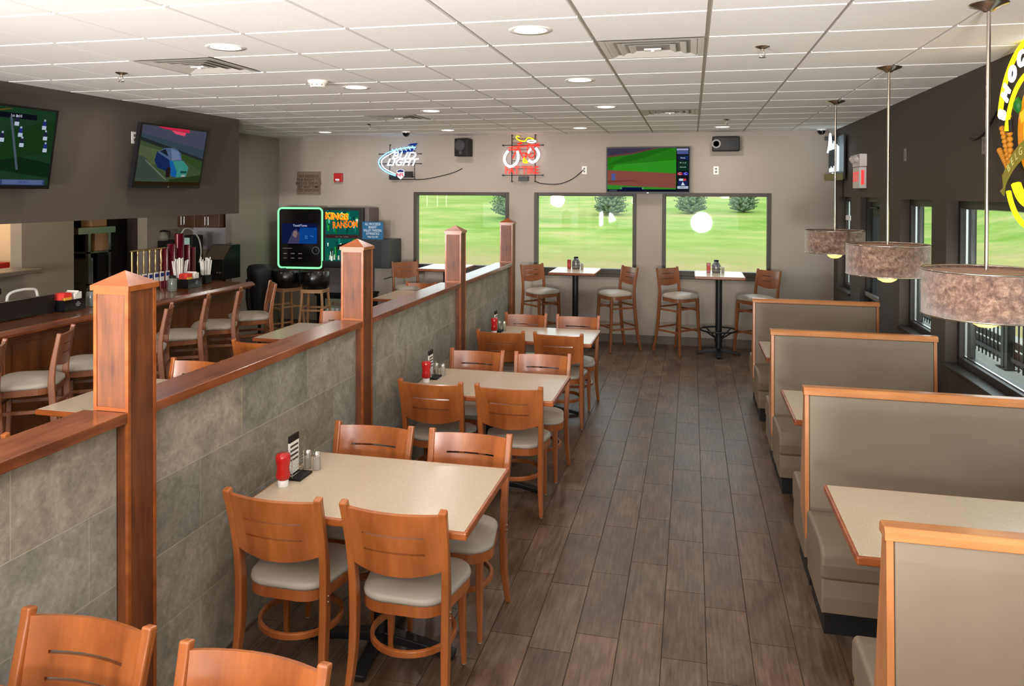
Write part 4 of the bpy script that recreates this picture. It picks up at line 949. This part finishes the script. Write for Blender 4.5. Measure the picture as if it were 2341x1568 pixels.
# exit sign with emergency lights
t = thing('exit_sign', 'white exit sign with twin emergency lamps above the side door', 'exit sign', (RX, 9.2, 0), -pi/2)
obj('lamp_housing', MB().box(-.2, .2, -.075, 0, 2.44, 2.58), mat('exit_white', (214,206,200), .5), t, bevel=.008)
for x in (-.1, .1): obj('lamp_head', MB().lathe([(.0001, -.05), (.035, -.045), (.05, -.01), (.05, 0)], (0, 0, 0), 18), mat('head_grey', (190,184,178), .3), t, loc=(x, -.075, 2.53)).rotation_euler = (R(-60), 0, 0)
b = obj('sign_box', MB().box(-.17, .17, -.075, 0, 2.2, 2.435), MATS['exit_white'], t, bevel=.004)
obj('side_window', MB().box(.17, .174, -.055, -.025, 2.24, 2.40), mat('exit_red', (232,60,60), .4, emis=(232,50,50), es=.8), t)
text('lettering', 'EXIT', .16, MATS['exit_red'], b, (0, -.077, 2.32), ext=.001, w=.3)
# ------------------------------------------------------------------ table top items
def make_ketchup(label, group):
    t = thing('ketchup_bottle', label, 'ketchup bottle', group=group)
    obj('bottle', MB().lathe([(.022, .028), (.03, .034), (.034, .05), (.029, .075), (.029, .09), (.034, .115), (.035, .138), (.03, .15), (.0001, .153)], (0, 0, 0), 24), RED, t)
    obj('cap', MB().lathe([(.024, 0), (.025, .025), (.022, .03)], (0, 0, 0), 20), WHITE, t); return t
def make_shaker(label, group, fill):
    t = thing('salt_shaker', label, 'shaker', group=group)
    obj('jar', MB().lathe([(.018, 0), (.021, .005), (.019, .055), (.016, .068)], (0, 0, 0), 8, smooth=False), mat('shaker_glass', (190,184,170), .1, trans=.5), t)
    obj('filling', MB().lathe([(.013, .003), (.014, .045)], (0, 0, 0), 8), mat('fill_'+fill, (232,228,216) if fill == 'salt' else (58,48,40), .9), t)
    obj('lid', MB().lathe([(.017, .068), (.018, .08), (.012, .09), (.0001, .092)], (0, 0, 0), 16), CHROME, t); return t
def make_rack(label, group):
    t = thing('menu_rack', label, 'condiment rack', group=group)
    obj('tray', MB().box(-.045, .045, -.06, .06, 0, .012), BLKP, t, bevel=.002)
    m = MB()
    for k in range(7): z = .02+k*.014; m.sweep([(-.04, -.055, z), (.0, -.055, z), (.0, .055, z), (-.04, .055, z)], .0015, 5, True)
    for x, y in ((-.04, -.055), (0, -.055), (0, .055), (-.04, .055)): m.cyl((x, y, .01), (x, y, .11), .002, n=6)
    obj('wire_basket', m, CHROME, t)
    obj('menu_card', MB().box(-.026, -.02, -.045, .045, .02, .19), PAPERW, t)
    obj('card_header', MB().box(-.028, -.018, -.046, .046, .17, .205), BLKP, t, bevel=.003)
    m = MB()
    for k in range(4): m.box(-.0195, -.0185, -.036, .036, .08+k*.022, .09+k*.022)
    obj('card_print', m, mat('print_dark', (60,54,50), .6), t)
    return t
k0 = r0 = q0 = None
cond = [(-1.86, 3.22, 3.34, 3.455, 'on the nearest table'), (-1.87, 5.23, 5.36, 5.45, 'on the middle table'), (-1.87, 7.19, 7.3, 7.38, 'on the farthest table')]
for x, a, b, c, w in cond:
    if k0 is None:
        k0 = make_ketchup('upside down red ketchup bottle '+w, 'ketchup bottles'); k0.location = (x, a, .76)
        r0 = make_rack('black and chrome menu rack '+w, 'menu racks'); r0.location = (x+.01, b, .76)
        q0 = make_shaker('faceted glass pepper shaker with chrome lid '+w, 'shakers', 'salt'); q0.location = (x+.0, c, .76)
    else:
        dup(k0, (x, a, .76), 0, 'upside down red ketchup bottle '+w, 'ketchup bottles'); dup(r0, (x+.01, b, .76), 0, 'black and chrome menu rack '+w, 'menu racks'); dup(q0, (x, c, .76), 0, 'faceted glass shaker with chrome lid '+w, 'shakers')
    dup(q0, (x+.055, c-.01, .76), .3, 'second glass shaker beside the rack '+w, 'shakers')
def make_sauce(label, group):
    t = thing('sauce_bottle', label, 'sauce bottle', group=group)
    obj('bottle', MB().box(-.026, .026, -.02, .02, 0, .13), mat('sauce_red', (150,38,26), .3), t, bevel=.006)
    obj('bottle_label', MB().box(-.02, .02, -.0215, -.0205, .03, .09), mat('label_red', (176,60,44), .5), t); return t
def make_jar(label, group):
    t = thing('condiment_caddy', label, 'caddy', group=group)
    obj('jar', MB().lathe([(.05, 0), (.057, .01), (.057, .1), (.035, .14), (.03, .15)], (0, 0, 0), 20), mat('caddy_glass', (120,124,122), .12, metal=.6), t)
    obj('lid', MB().lathe([(.031, .15), (.033, .17), (.0001, .175)], (0, 0, 0), 20), BLKP, t)
    m = MB()
    for z in (.03, .07): m.sweep([(.062*cos(a), .062*sin(a), z) for a in [2*pi*k/20 for k in range(20)]], .003, 5, True)
    obj('wire_rack', m, CHROME, t); return t
s1 = j1 = None
for x, w in ((-1.6, 'on the centre high table'), (.30, 'on the right high table'), (-3.38, 'on the left high table')):
    args = ((x-.07, 10.6, 1.07), (x+.03, 10.58, 1.07), (x+.115, 10.57, 1.07))
    if s1 is None:
        s1 = make_sauce('red sauce bottle '+w, 'sauce bottles'); s1.location = args[0]; j1 = make_jar('silver jar caddy with black lid '+w, 'jar caddies'); j1.location = args[1]
        dup(q0, args[2], 0, 'small shaker beside the jar caddy '+w, 'shakers')
    elif x > -2:
        dup(s1, args[0], 0, 'red sauce bottle '+w, 'sauce bottles'); dup(j1, args[1], 0, 'silver jar caddy with black lid '+w, 'jar caddies'); dup(q0, args[2], 0, 'small shaker beside the jar caddy '+w, 'shakers')
dup(k0, (1.73, 5.12, .76), 0, 'red ketchup bottle by the window on the second booth table', 'ketchup bottles')
dup(q0, (1.77, 5.0, .76), 0, 'chrome lidded shaker by the window on the second booth table', 'shakers')
# ------------------------------------------------------------------ bar
t = thing('bar_counter', 'long glossy brown wooden bar with panelled front', 'bar counter', (-5.3, 3.0, 0))
ya, yb = 1.6-3, 8.02-3
obj('bar_top', MB().prism([(-.38, 1.025), (-.38, 1.065), (.22, 1.07), (.24, 1.078), (.27, 1.076), (.3, 1.05), (.3, 1.03), (.26, 1.02), (.25, 1.0), (.2, 1.0), (.2, 1.025)], ya, yb, 'y'), W_BAR, t, bevel=.004)
obj('front_panel', MB().box(-.02, .06, ya+.03, yb-.05, 0, 1.024), W_BARP, t)
m = MB(); y = ya+.2
while y < yb-.1: m.box(.06, .075, y-.03, y+.03, .1, 1.0); y += .62
m.box(.06, .078, ya+.03, yb-.05, .0, .12).box(.06, .078, ya+.03, yb-.05, .92, 1.024)
obj('panel_trim', m, W_BARP, t, bevel=.003)
obj('inner_counter', MB().box(-.62, -.02, ya+.03, yb-.05, .86, .9).box(-.6, -.55, ya+.05, yb-.1, 0, .86), GREYM, t)
def make_caddy(label, group):
    t = thing('napkin_caddy', label, 'bar caddy', group=group)
    obj('caddy_box', MB().box(-.08, .08, -.12, .12, 0, .012).box(-.08, -.07, -.12, .12, .012, .1).box(.07, .08, -.12, .12, .012, .1).box(-.07, .07, -.12, -.11, .012, .1).box(-.07, .07, .11, .12, .012, .1).box(-.07, .07, -.005, .005, .012, .09), mat('caddy_black', (16,16,20), .2, coat=.3), t)
    obj('logo', MB().box(.0805, .0815, .0, .06, .05, .06).box(.0805, .0815, .01, .05, .035, .045).box(.0805, .0815, .015, .045, .065, .075), mat('logo_grey', (130,128,140), .4), t)
    m = MB()
    for k in range(6): m.box(-.055, .05, -.1+k*.016, -.092+k*.016, .02, .15+.008*(k % 2))
    obj('red_packets', m, mat('packet_red', (226,62,52), .6), t)
    m = MB()
    for k in range(5): m.box(-.06, .06, .02+k*.016, .028+k*.016, .02, .145+.012*(k % 3))
    obj('napkins', m, PAPERW, t); obj('yellow_packets', MB().box(.03, .06, -.1, -.02, .05, .12), mat('packet_yellow', (232,170,60), .6), t)
    return t
c0 = make_caddy('black napkin caddy with red packets on the bar left of nearest post', 'napkin caddies on the bar'); c0.location = (-5.45, 5.73, 1.07)
dup(c0, (-5.45, 7.42, 1.07), 0, 'black napkin caddy with red packets before the maroon beer towers', 'napkin caddies on the bar')
t = thing('straw_holder', 'black cup packed with white straws beside the far caddy', 'straw holder', (-5.5, 7.78, 1.07), 0)
obj('holder', MB().box(-.05, .05, -.06, .06, 0, .1), BLKP, t, bevel=.006)
m = MB(); random.seed(5)
for k in range(16):
    x, y = random.uniform(-.035, .035), random.uniform(-.045, .045); m.cyl((x, y, .05), (x*1.5, y*1.5, .28+random.uniform(-.03, .03)), .006, n=6)
obj('straws', m, PAPERW, t)
t = thing('straw_holder', 'white straws standing behind the far napkin caddy', 'straw holder', (-5.58, 7.45, 1.07), 0)
obj('holder', MB().box(-.05, .05, -.06, .06, 0, .1), BLKP, t, bevel=.006)
m = MB()
for k in range(20):
    x, y = random.uniform(-.035, .035), random.uniform(-.045, .045); m.cyl((x, y, .05), (x*1.6, y*1.6, .31+random.uniform(-.03, .02)), .007, n=6)
obj('straws', m, PAPERW, t)
for x, y, z, w in ((-5.40, 7.08, 1.07, 'beside the far napkin caddy'), (-5.42, 5.97, 1.07, 'between near caddy and post')):
    t = thing('glass_jar', 'clear glass shaker jar with dark lid on the bar '+w, 'glass jar', (x, y, z), 0, 'glass jars on the bar')
    obj('jar', MB().lathe([(.04, 0), (.045, .01), (.045, .12), (.036, .14)], (0, 0, 0), 16), mat('jar_greygreen', (150,160,152), .08, trans=.6), t)
    obj('lid', MB().lathe([(.037, .14), (.037, .165), (.0001, .17)], (0, 0, 0), 16), BLKP, t)
t = thing('bar_screen', 'long black splash guard standing on the bar at far left', 'bar guard', (-5.47, 4.6, 1.07), 0)
obj('panel', MB().box(-.015, .015, -1.6, .99, 0, .16), mat('guard_black', (26,20,20), .35), t, bevel=.004)
t = thing('cash_register', 'black register terminal behind the bar guard at far left', 'register', (-5.72, 5.02, .9), .3)
obj('base', MB().box(-.15, .15, -.2, .2, 0, .28), BLKP, t, bevel=.02); obj('monitor', MB().prism([(-.1, .3), (.12, .36), (.12, .42), (-.12, .36)], -.24, .22, 'y'), BLKP, t, bevel=.015)
t = thing('card_rack', 'white curved wire rack with receipts behind the bar guard', 'rack', (-5.62, 5.42, .9), 0)
obj('wire_hoop', MB().sweep(arcpts([(0, -.16, .0), (0, -.16, .28), (0, -.12, .37), (0, .08, .38), (0, .15, .32), (0, .16, .0)], 5), .012, 8), WHITE, t)
obj('receipt', MB().box(.02, .03, -.02, .14, .2, .3), PAPERW, t); obj('bin', MB().box(-.08, 0, -.14, .14, 0, .3), BLKP, t)
# beer towers
MAR = mat('maroon_gloss', (96,10,34), .08, coat=.8, metal=.3)
t = thing('beer_tower', 'cluster of five glossy maroon beer columns behind the bar', 'beer tower', (-5.78, 7.68, .9), 0)
obj('drip_tray', MB().box(-.1, .12, -.4, .3, 0, .02), GREYM, t, bevel=.003)
for k, (y, z, r) in enumerate(((-.25, .6, .045), (-.125, .64, .045), (.02, .75, .052), (.14, .61, .045), (.25, .58, .04))):
    c = obj('column', MB().lathe([(r*1.25, .02), (r*1.25, .04), (r, .05), (r, z-.01), (r*.8, z), (.0001, z)], (0, y, 0), 24), MAR, t)
obj('hose', MB().sweep(arcpts([(0, .05, .74), (0, .12, .8), (0, .25, .78), (0, .38, .66), (0, .42, .5), (0, .38, .38)], 6), .008, 8), mat('hose_pale', (170,166,158), .4), t)
GOLD = mat('brass', (176,154,104), .3, 1)
t = thing('beer_tap_rail', 'brass beer tap rail with six handles behind the bar', 'beer taps', (-5.78, 7.2, .9), 0)
obj('tap_rail', MB().cyl((0, -.3, .6), (0, .25, .6), .009).cyl((0, -.27, 0), (0, -.27, .6), .012).cyl((0, .24, 0), (0, .24, .6), .012), GOLD, t)
obj('drip_tray', MB().box(-.1, .12, -.32, .26, 0, .02), GREYM, t)
for k in range(6):
    y = -.22+k*.092
    h = obj('tap_handle', MB().lathe([(.006, .34), (.01, .38), (.006, .42), (.013, .46), (.007, .5), (.006, .56), (.012, .59), (.0001, .61)], (.03, y, 0), 12), GOLD, t)
    obj('badge', MB().box(.035, .045, y-.03, y+.03, .24, .345), PAPERW, h); obj('badge_print', MB().box(.0455, .0465, y-.026, y+.026, .29, .33), mat('badge_blue', (34,50,120), .5), h)
# back bar zone
t = thing('back_counter', 'pale counter across the end of the bar room', 'counter', (-6.7, 9.4, 0))
obj('worktop', MB().box(-.48, .18, -.35, .49, .91, .95), mat('worktop_pale', (176,166,152), .4), t, bevel=.004); obj('base_cabinet', MB().box(-.47, .17, -.3, .48, 0, .91), W_CAB, t); obj('backsplash', MB().box(-.47, .18, .47, .495, .95, 1.28), mat('splash_tan', (158,140,112), .4, var=.15, scale=30), t)
t = thing('wall_cabinet', 'row of dark wood wall cabinets over the end counter', 'cabinet', (-6.8, 9.72, 0))
obj('carcass', MB().box(-.5, .28, -.15, .17, 1.62, 2.3), W_CAB, t)
for k in range(4):
    d = obj('cabinet_door', MB().box(-.495+k*.195, -.31+k*.195, -.17, -.15, 1.625, 2.29), W_CAB, t, bevel=.003)
    obj('handle', MB().cyl((-.33+k*.195 if k % 2 == 0 else -.475+k*.195, -.185, 1.66), (-.33+k*.195 if k % 2 == 0 else -.475+k*.195, -.185, 1.78), .005), GREYM, d)
t = thing('coffee_brewer', 'black coffee brewer on the end counter', 'coffee machine', (-7.1, 9.25, .95), 0)
obj('body', MB().box(-.14, .14, -.1, .2, 0, .06).box(-.14, .14, .05, .2, .06, .42).box(-.14, .2, -.12, .2, .38, .5), BLKP, t, bevel=.01); obj('front', MB().box(-.1, .06, -.125, -.12, .06, .36), GREYM, t)
t = thing('coffee_pot', 'glass coffee pot with black handle on top of the brewer', 'coffee pot', (-7.16, 9.2, 1.45), 0)
obj('carafe', MB().lathe([(.05, 0), (.07, .01), (.075, .05), (.05, .1), (.045, .12)], (0, 0, 0), 20), mat('carafe_glass', (170,166,150), .08, trans=.6), t)
obj('pot_lid', MB().lathe([(.046, .12), (.05, .14), (.0001, .15)], (0, 0, 0), 16), BLKP, t); obj('pot_handle', MB().sweep([(.04, -.0, .13), (.09, 0, .13), (.1, 0, .1), (.085, 0, .05)], .009, 8), BLKP, t)
t = thing('drink_dispenser', 'black dispenser with a small pale display beside the beer towers', 'dispenser', (-6.75, 9.22, .95), 0)
obj('body', MB().box(-.09, .09, -.08, .16, 0, .58), BLKP, t, bevel=.01); obj('display', MB().box(-.05, .05, -.084, -.08, .44, .55), glow('display_mint', (150,170,158), .8), t)
t = thing('oven', 'black countertop oven with slanted glass at the far end of the bar', 'oven', (-6.24, 9.22, .95), 0)
obj('body', MB().prism([(-.2, 0), (.2, 0), (.2, .46), (.0, .46), (-.2, .26)], -.16, .14, 'x'), mat('oven_black', (18,18,18), .2), t, bevel=.006)
obj('slanted_glass', MB().prism([(-.19, .275), (-.01, .455), (-.006, .45), (-.186, .27)], -.15, .13, 'x'), mat('oven_glass', (96,84,70), .15), t)
for x in (.06, .1): obj('knob', MB().cyl((x, -.215, .1), (x, -.2, .1), .012), GREYM, t)
# kitchen pass-through
t = thing('pass_shelf', 'grey serving shelf under the kitchen opening at far left', 'shelf', (-7.05, 5.5, 1.24))
obj('slab', MB().box(-.28, .14, -1.5, 1.42, 0, .05), mat('shelf_grey', (120,110,98), .35), t, bevel=.01)
t = thing('red_bin', 'red container behind the kitchen opening', 'container', (-7.9, 7.25, 1.15)); obj('bin', MB().box(-.1, .1, -.22, .1, 0, .15), mat('bin_red', (170,14,20), .5), t, bevel=.01)
t = thing('red_warmer', 'black and red warmer behind the kitchen opening', 'food warmer', (-8.3, 7.2, 1.2)); obj('body', MB().box(-.1, .1, -.5, .25, 0, .2), BLKP, t); obj('red_top', MB().box(-.11, .11, -.5, .26, .2, .24), MATS['bin_red'], t)
t = thing('kitchen_shelf', 'kitchen counter carrying the red containers', 'counter', (-8.2, 6.8, 0)); obj('top', MB().box(-.5, .6, -2.5, .65, 1.1, 1.15), GREYM, t); obj('base', MB().box(-.45, .55, -2.4, .6, 0, 1.1), GREYM, t)
# stainless rack in dark doorway
t = thing('steel_rack', 'stainless rack standing in the dark opening behind the bar', 'rack', (-7.7, 8.2, 0))
for x in (.0, .32):
    for y in (-.12, .22): obj('rack_post', MB().box(x-.02, x+.02, y-.02, y+.02, 0, 1.68), GREYM, t)
obj('hood', MB().box(-.02, .36, -.32, .3, 1.6, 1.68), GREYM, t); obj('shelf', MB().box(-.02, .34, -.14, .24, .95, .97), GREYM, t); obj('shelf', MB().box(-.02, .34, -.14, .24, 1.35, 1.37), GREYM, t)
obj('steel_body', MB().box(0, .3, -.1, .0, .3, 1.3), GREYM, t, bevel=.03)
for (x, y, z, a, b, c, w) in ((-7.5, 8.36, 1.371, .07, .1, .24, 'on the middle rack shelf'), (-7.52, 8.33, 1.682, .08, .13, .16, 'on top of the steel rack')):
    t = thing('cardboard_box', 'brown cardboard box '+w, 'box', (x, y, z), 0, 'cardboard boxes on the steel rack'); obj('carton', MB().box(-a, a, -b, b, 0, c), mat('cardboard', (178,140,96), .8), t, bevel=.003)
t = thing('cleaning_brush', 'black handled brush with white tip leaning in the dark opening', 'brush', (-7.42, 7.74, 0)); obj('handle', MB().cyl((0, 0, 0), (.0, .06, 1.26), .013), BLKP, t); obj('tip', MB().cyl((0, .06, 1.26), (0, .065, 1.34), .018), WHITE, t)
o = struct('door_2', MB().box(-7.6, -7.55, 8.42, 8.95, 0, 2.1), mat('black_door', (18,12,12), .5))
struct('wall_corridor', MB().box(-8.8, -7.35, 8.97, 9.07, -.2, CZ+.1).box(-8.7, -8.6, 7.6, 8.97, 0, CZ), mat('corridor_dark', (52,38,32), .8))
# plant and paper by far side window
t = thing('door_notice', 'small white card on the narrow window beside the corner', 'card', (RX+.1, 10.5, 1.83), 0); obj('card', MB().box(-.02, 0, -.16, .12, -.03, .03), PAPERW, t)
t = thing('wire_display', 'dark lacy hanging ornament in the narrow corner window', 'ornament', (RX+.1, 10.15, 1.45), 0)
m = MB(); random.seed(11)
for k in range(46):
    y = random.uniform(-.2, .25); z = random.uniform(-.25, .3); a = random.uniform(0, pi)
    m.sweep([(0, y+.035*cos(a+q), z+.05*sin(a+q)) for q in (0, .8, 1.6, 2.4)], .005, 5)
obj('lace', m, BLACK, t)
t = thing('fire_pull', 'small red fire pull station beside the side door', 'fire alarm', (RX, 9.62, 1.33), -pi/2); obj('housing', MB().box(-.05, .05, -.05, 0, -.07, .07), MATS['alarm_red'], t, bevel=.006)
# ------------------------------------------------------------------ outside
def gz(x, y):
    d = max(0, y-16); e = max(0, x-7)
    return -.12+.075*d*min(1, d/3+.001)+.16*e*min(1, e/4+.001)
mb = MB(); xs = [-60+i*3 for i in range(45)]; ys = [-10+i*1.5 for i in range(22)]+[24+i*3 for i in range(1, 36)]
vs = [(x, y, gz(x, y)) for y in ys for x in xs]; W = len(xs)
mb.add(vs, [(j*W+i, j*W+i+1, (j+1)*W+i+1, (j+1)*W+i) for j in range(len(ys)-1) for i in range(W-1)], True)
g = obj('lawn', mb, GRASS); tag(g, 'bright green lawn rising behind the windows', 'lawn'); g['kind'] = 'stuff'
struct('ground_patio', MB().box(2.2, 5.0, -3, 16.5, -.2, -.09), mat('patio_concrete', (150,150,140), .8, var=.08, scale=3))
def rail(y0, y1, label):
    t = thing('patio_railing', label, 'railing', (3.95, y0, -.09), 0, 'patio railings')
    Lr = y1-y0; m = MB()
    for z in (.98, .72, .12): m.box(-.02, .02, 0, Lr, z, z+.05)
    obj('rail', m, BLACK, t)
    m = MB(); n = int(Lr/.13)
    for k in range(1, n): m.box(-.008, .008, k*Lr/n-.008, k*Lr/n+.008, .02, .98)
    obj('balusters', m, BLACK, t)['kind'] = 'stuff'
    for y in (0, Lr): obj('rail_post', MB().box(-.045, .045, y-.045, y+.045, 0, 1.05).box(-.09, .09, y-.09, y+.09, 0, .015), BLACK, t)
    obj('kick_board', MB().box(.03, .05, .05, Lr-.05, .06, .24).box(.03, .05, .05, Lr-.05, .27, .36), mat('board_brown', (62,54,48), .7), t)
rail(8.4, 10.85, 'black metal patio railing seen through the big right window'); rail(10.97, 13.4, 'black patio railing beyond the near one'); rail(13.55, 16.3, 'black patio railing seen through the narrow right window')
t = thing('ornamental_grass', 'thin dark grass blades outside the narrow right window', 'plant', (3.4, 13.2, -.09))
m = MB()
for k in range(9): a = random.uniform(-.5, .5); m.sweep([(0, .02*k, 0), (.1*a, .02*k+.1*a, .3), (.25*a, .02*k+.3*a, .5)], [.008, .006, .002], 5)
obj('blades', m, mat('blade_green', (70,84,56), .8), t)
def spruce(x, y, r, h, seed, label):
    random.seed(seed); z0 = gz(x, y)
    t = thing('spruce_tree', label, 'spruce tree', (x, y, z0-.03), 0, 'spruce trees on the lawn')
    obj('trunk', MB().cyl((0, 0, 0), (0, 0, h*.9), .05, .015, 8), BARK, t)
    m = MB(); nl = int(h/.13)
    for L in range(nl):
        z = .08+L*(h*.96)/nl; f = 1-z/h; rr = r*(f**.8)*(1.0 if z > .3 else .75+z*.8); nb = max(6, int(20*f)+6)
        for b in range(nb):
            a = 2*pi*(b+random.random())/nb; rl = rr*random.uniform(.72, 1.1); dz = random.uniform(-.05, .1)
            tip = Vector((rl*cos(a), rl*sin(a), z+rl*.25+dz)); base = Vector((0, 0, z)); sd = Vector((-sin(a), cos(a), 0))
            for q in range(5):
                u = .35+.16*q; p = base.lerp(tip, u); w = .17*r*(1.15-u)+.03
                for s in (-1, 1):
                    e = p+sd*s*w+Vector((cos(a), sin(a), 0))*w*.8+Vector((0, 0, random.uniform(-.02, .05)))
                    m.add([p-Vector((cos(a), sin(a), 0))*.05, p+Vector((0, 0, .045)), e, p-Vector((0, 0, .035))], [(0, 1, 2), (0, 2, 3), (1, 3, 2)])
            m.add([base+Vector((0, 0, .03)), tip, base-Vector((0, 0, .03))], [(0, 1, 2)])
    obj('foliage', m, NEEDLE, t, fixn=False)
def gp(px, py):
    """where the lawn shows at these bearings (tan left/right of the room axis, slope)"""
    y = 12.
    while y < 90:
        x = px*y
        if 2.14+py*y < gz(x, y): break
        y += .02
    return x, y
for b, s, r, h, sd, w in ((-.233, -.035, .034, 2.9, 1, 'cut by the left window frame, darkest'), (-.103, -.029, .0245, 2.5, 2, 'in the centre window'), (-.0, -.026, .0235, 1.9, 3, 'left one in the right window'), (.064, -.024, .021, 1.8, 4, 'right one in the right window')):
    x, y = gp(b, s); spruce(x, y, r*y, h*y/34, sd, 'bluish green spruce tree on the lawn, '+w)
# white goal posts seen on the left
t = thing('lawn_stakes', 'three thin pale stakes on the lawn in the left window', 'stakes', (0, 0, 0))
for b in (-.357, -.342, -.329):
    x, y = gp(b, -.02); obj('stake', MB().cyl((x, y, gz(x, y)), (x, y, gz(x, y)+1.6*y/34), .02, n=6), mat('stake_pale', (236,232,190), .6), t)
# ------------------------------------------------------------------ lights
def lamp(kind, name, loc, power, col=(1, .9, .78), **k):
    l = bpy.data.lights.new(name, kind); l.energy = power; l.color = col
    for a, b in k.items(): setattr(l, a, b)
    o = bpy.data.objects.new(name, l); C.objects.link(o); o.location = loc; return o
WARM = (1, .94, .88)
pts = [(x, y) for x, y, _ in dl]+[(-.825, 2.07), (-2.66, 2.1), (-.825, .24), (-2.66, .24), (-.825, -1.6), (-2.66, -1.6), (-4.6, 5.7), (-4.6, 2.1)]  # after the modelled downlights, extra lamps without fittings added to brighten the room
for k, (x, y) in enumerate(pts):
    lamp('AREA', 'downlight_lamp', (x, y, CZ-.02), 10 if y > 9 else (8 if y > 7 else 6), WARM, shape='DISK', size=.17)
for y in (3.79, 5.55, 7.48): lamp('POINT', 'pendant_lamp_light', (1.283, y, 1.66), 5, (1, .85, .6), shadow_soft_size=.05)
# added point lights behind the viewpoint, standing in for bounced camera flash
for x, y, p in ((-1.6, -2.2, 270), (-4.2, -2.2, 320), (1.0, -2.3, 110)):
    lamp('POINT', 'flash_fill_point', (x, y, 2.2 if x > 0 else 1.9), p, (1, .97, .94), shadow_soft_size=.22)
# added spots aimed at the ceiling to imitate bounced flash, no real fittings
for x, y, p in ((-2.6, -1.6, 1300), (.3, -1.7, 1250), (-5.0, -1.6, 520)):
    o = lamp('SPOT', 'flash_bounce_spot', (x, y, 1.25), p, (1, .98, .96), shadow_soft_size=.3, spot_size=R(84), spot_blend=.35)
    o.rotation_euler = (R(180-57), 0, R(3))
lamp('POINT', 'kitchen_light', (-8.1, 6.4, 2.5), 45, (1, .85, .62), shadow_soft_size=.2)
lamp('POINT', 'bar_room_light', (-6.3, 6.5, 2.6), 16, (1, .88, .72), shadow_soft_size=.2)
w = bpy.data.worlds.new('sky'); SC.world = w; w.use_nodes = True; n = w.node_tree; n.nodes.clear()
o = n.nodes.new('ShaderNodeOutputWorld'); b = n.nodes.new('ShaderNodeBackground'); b.inputs[0].default_value = (.86, .93, 1, 1); b.inputs[1].default_value = 2.75
n.links.new(b.outputs[0], o.inputs[0])
# ------------------------------------------------------------------ camera
yaw, pit, rol = R(13.277), R(.594), R(.209)
fw = Vector((-sin(yaw)*cos(pit), cos(yaw)*cos(pit), -sin(pit))); rt = Vector((cos(yaw), sin(yaw), 0)); up = rt.cross(fw)
r2 = rt*cos(rol)+up*sin(rol); u2 = -rt*sin(rol)+up*cos(rol)
cam = bpy.data.cameras.new('camera'); cam.sensor_width = 36; cam.lens = 1739.0/2341*36; cam.shift_y = -(784-457.5)/2341; cam.clip_end = 400; cam.clip_start = .05
co = bpy.data.objects.new('camera', cam); C.objects.link(co)
M4 = Matrix(((r2.x, u2.x, -fw.x, 0), (r2.y, u2.y, -fw.y, 0), (r2.z, u2.z, -fw.z, 2.1416), (0, 0, 0, 1)))
co.matrix_world = M4; SC.camera = co
SC.view_settings.view_transform = 'Standard'; SC.view_settings.look = 'None'; SC.view_settings.gamma = 1; SC.view_settings.use_curve_mapping = False
SC.view_settings.exposure = 0
SC.cycles.use_denoising = True
SC.cycles.max_bounces = 8; SC.cycles.diffuse_bounces = 5; SC.cycles.transparent_max_bounces = 12
SC.cycles.sample_clamp_indirect = 6
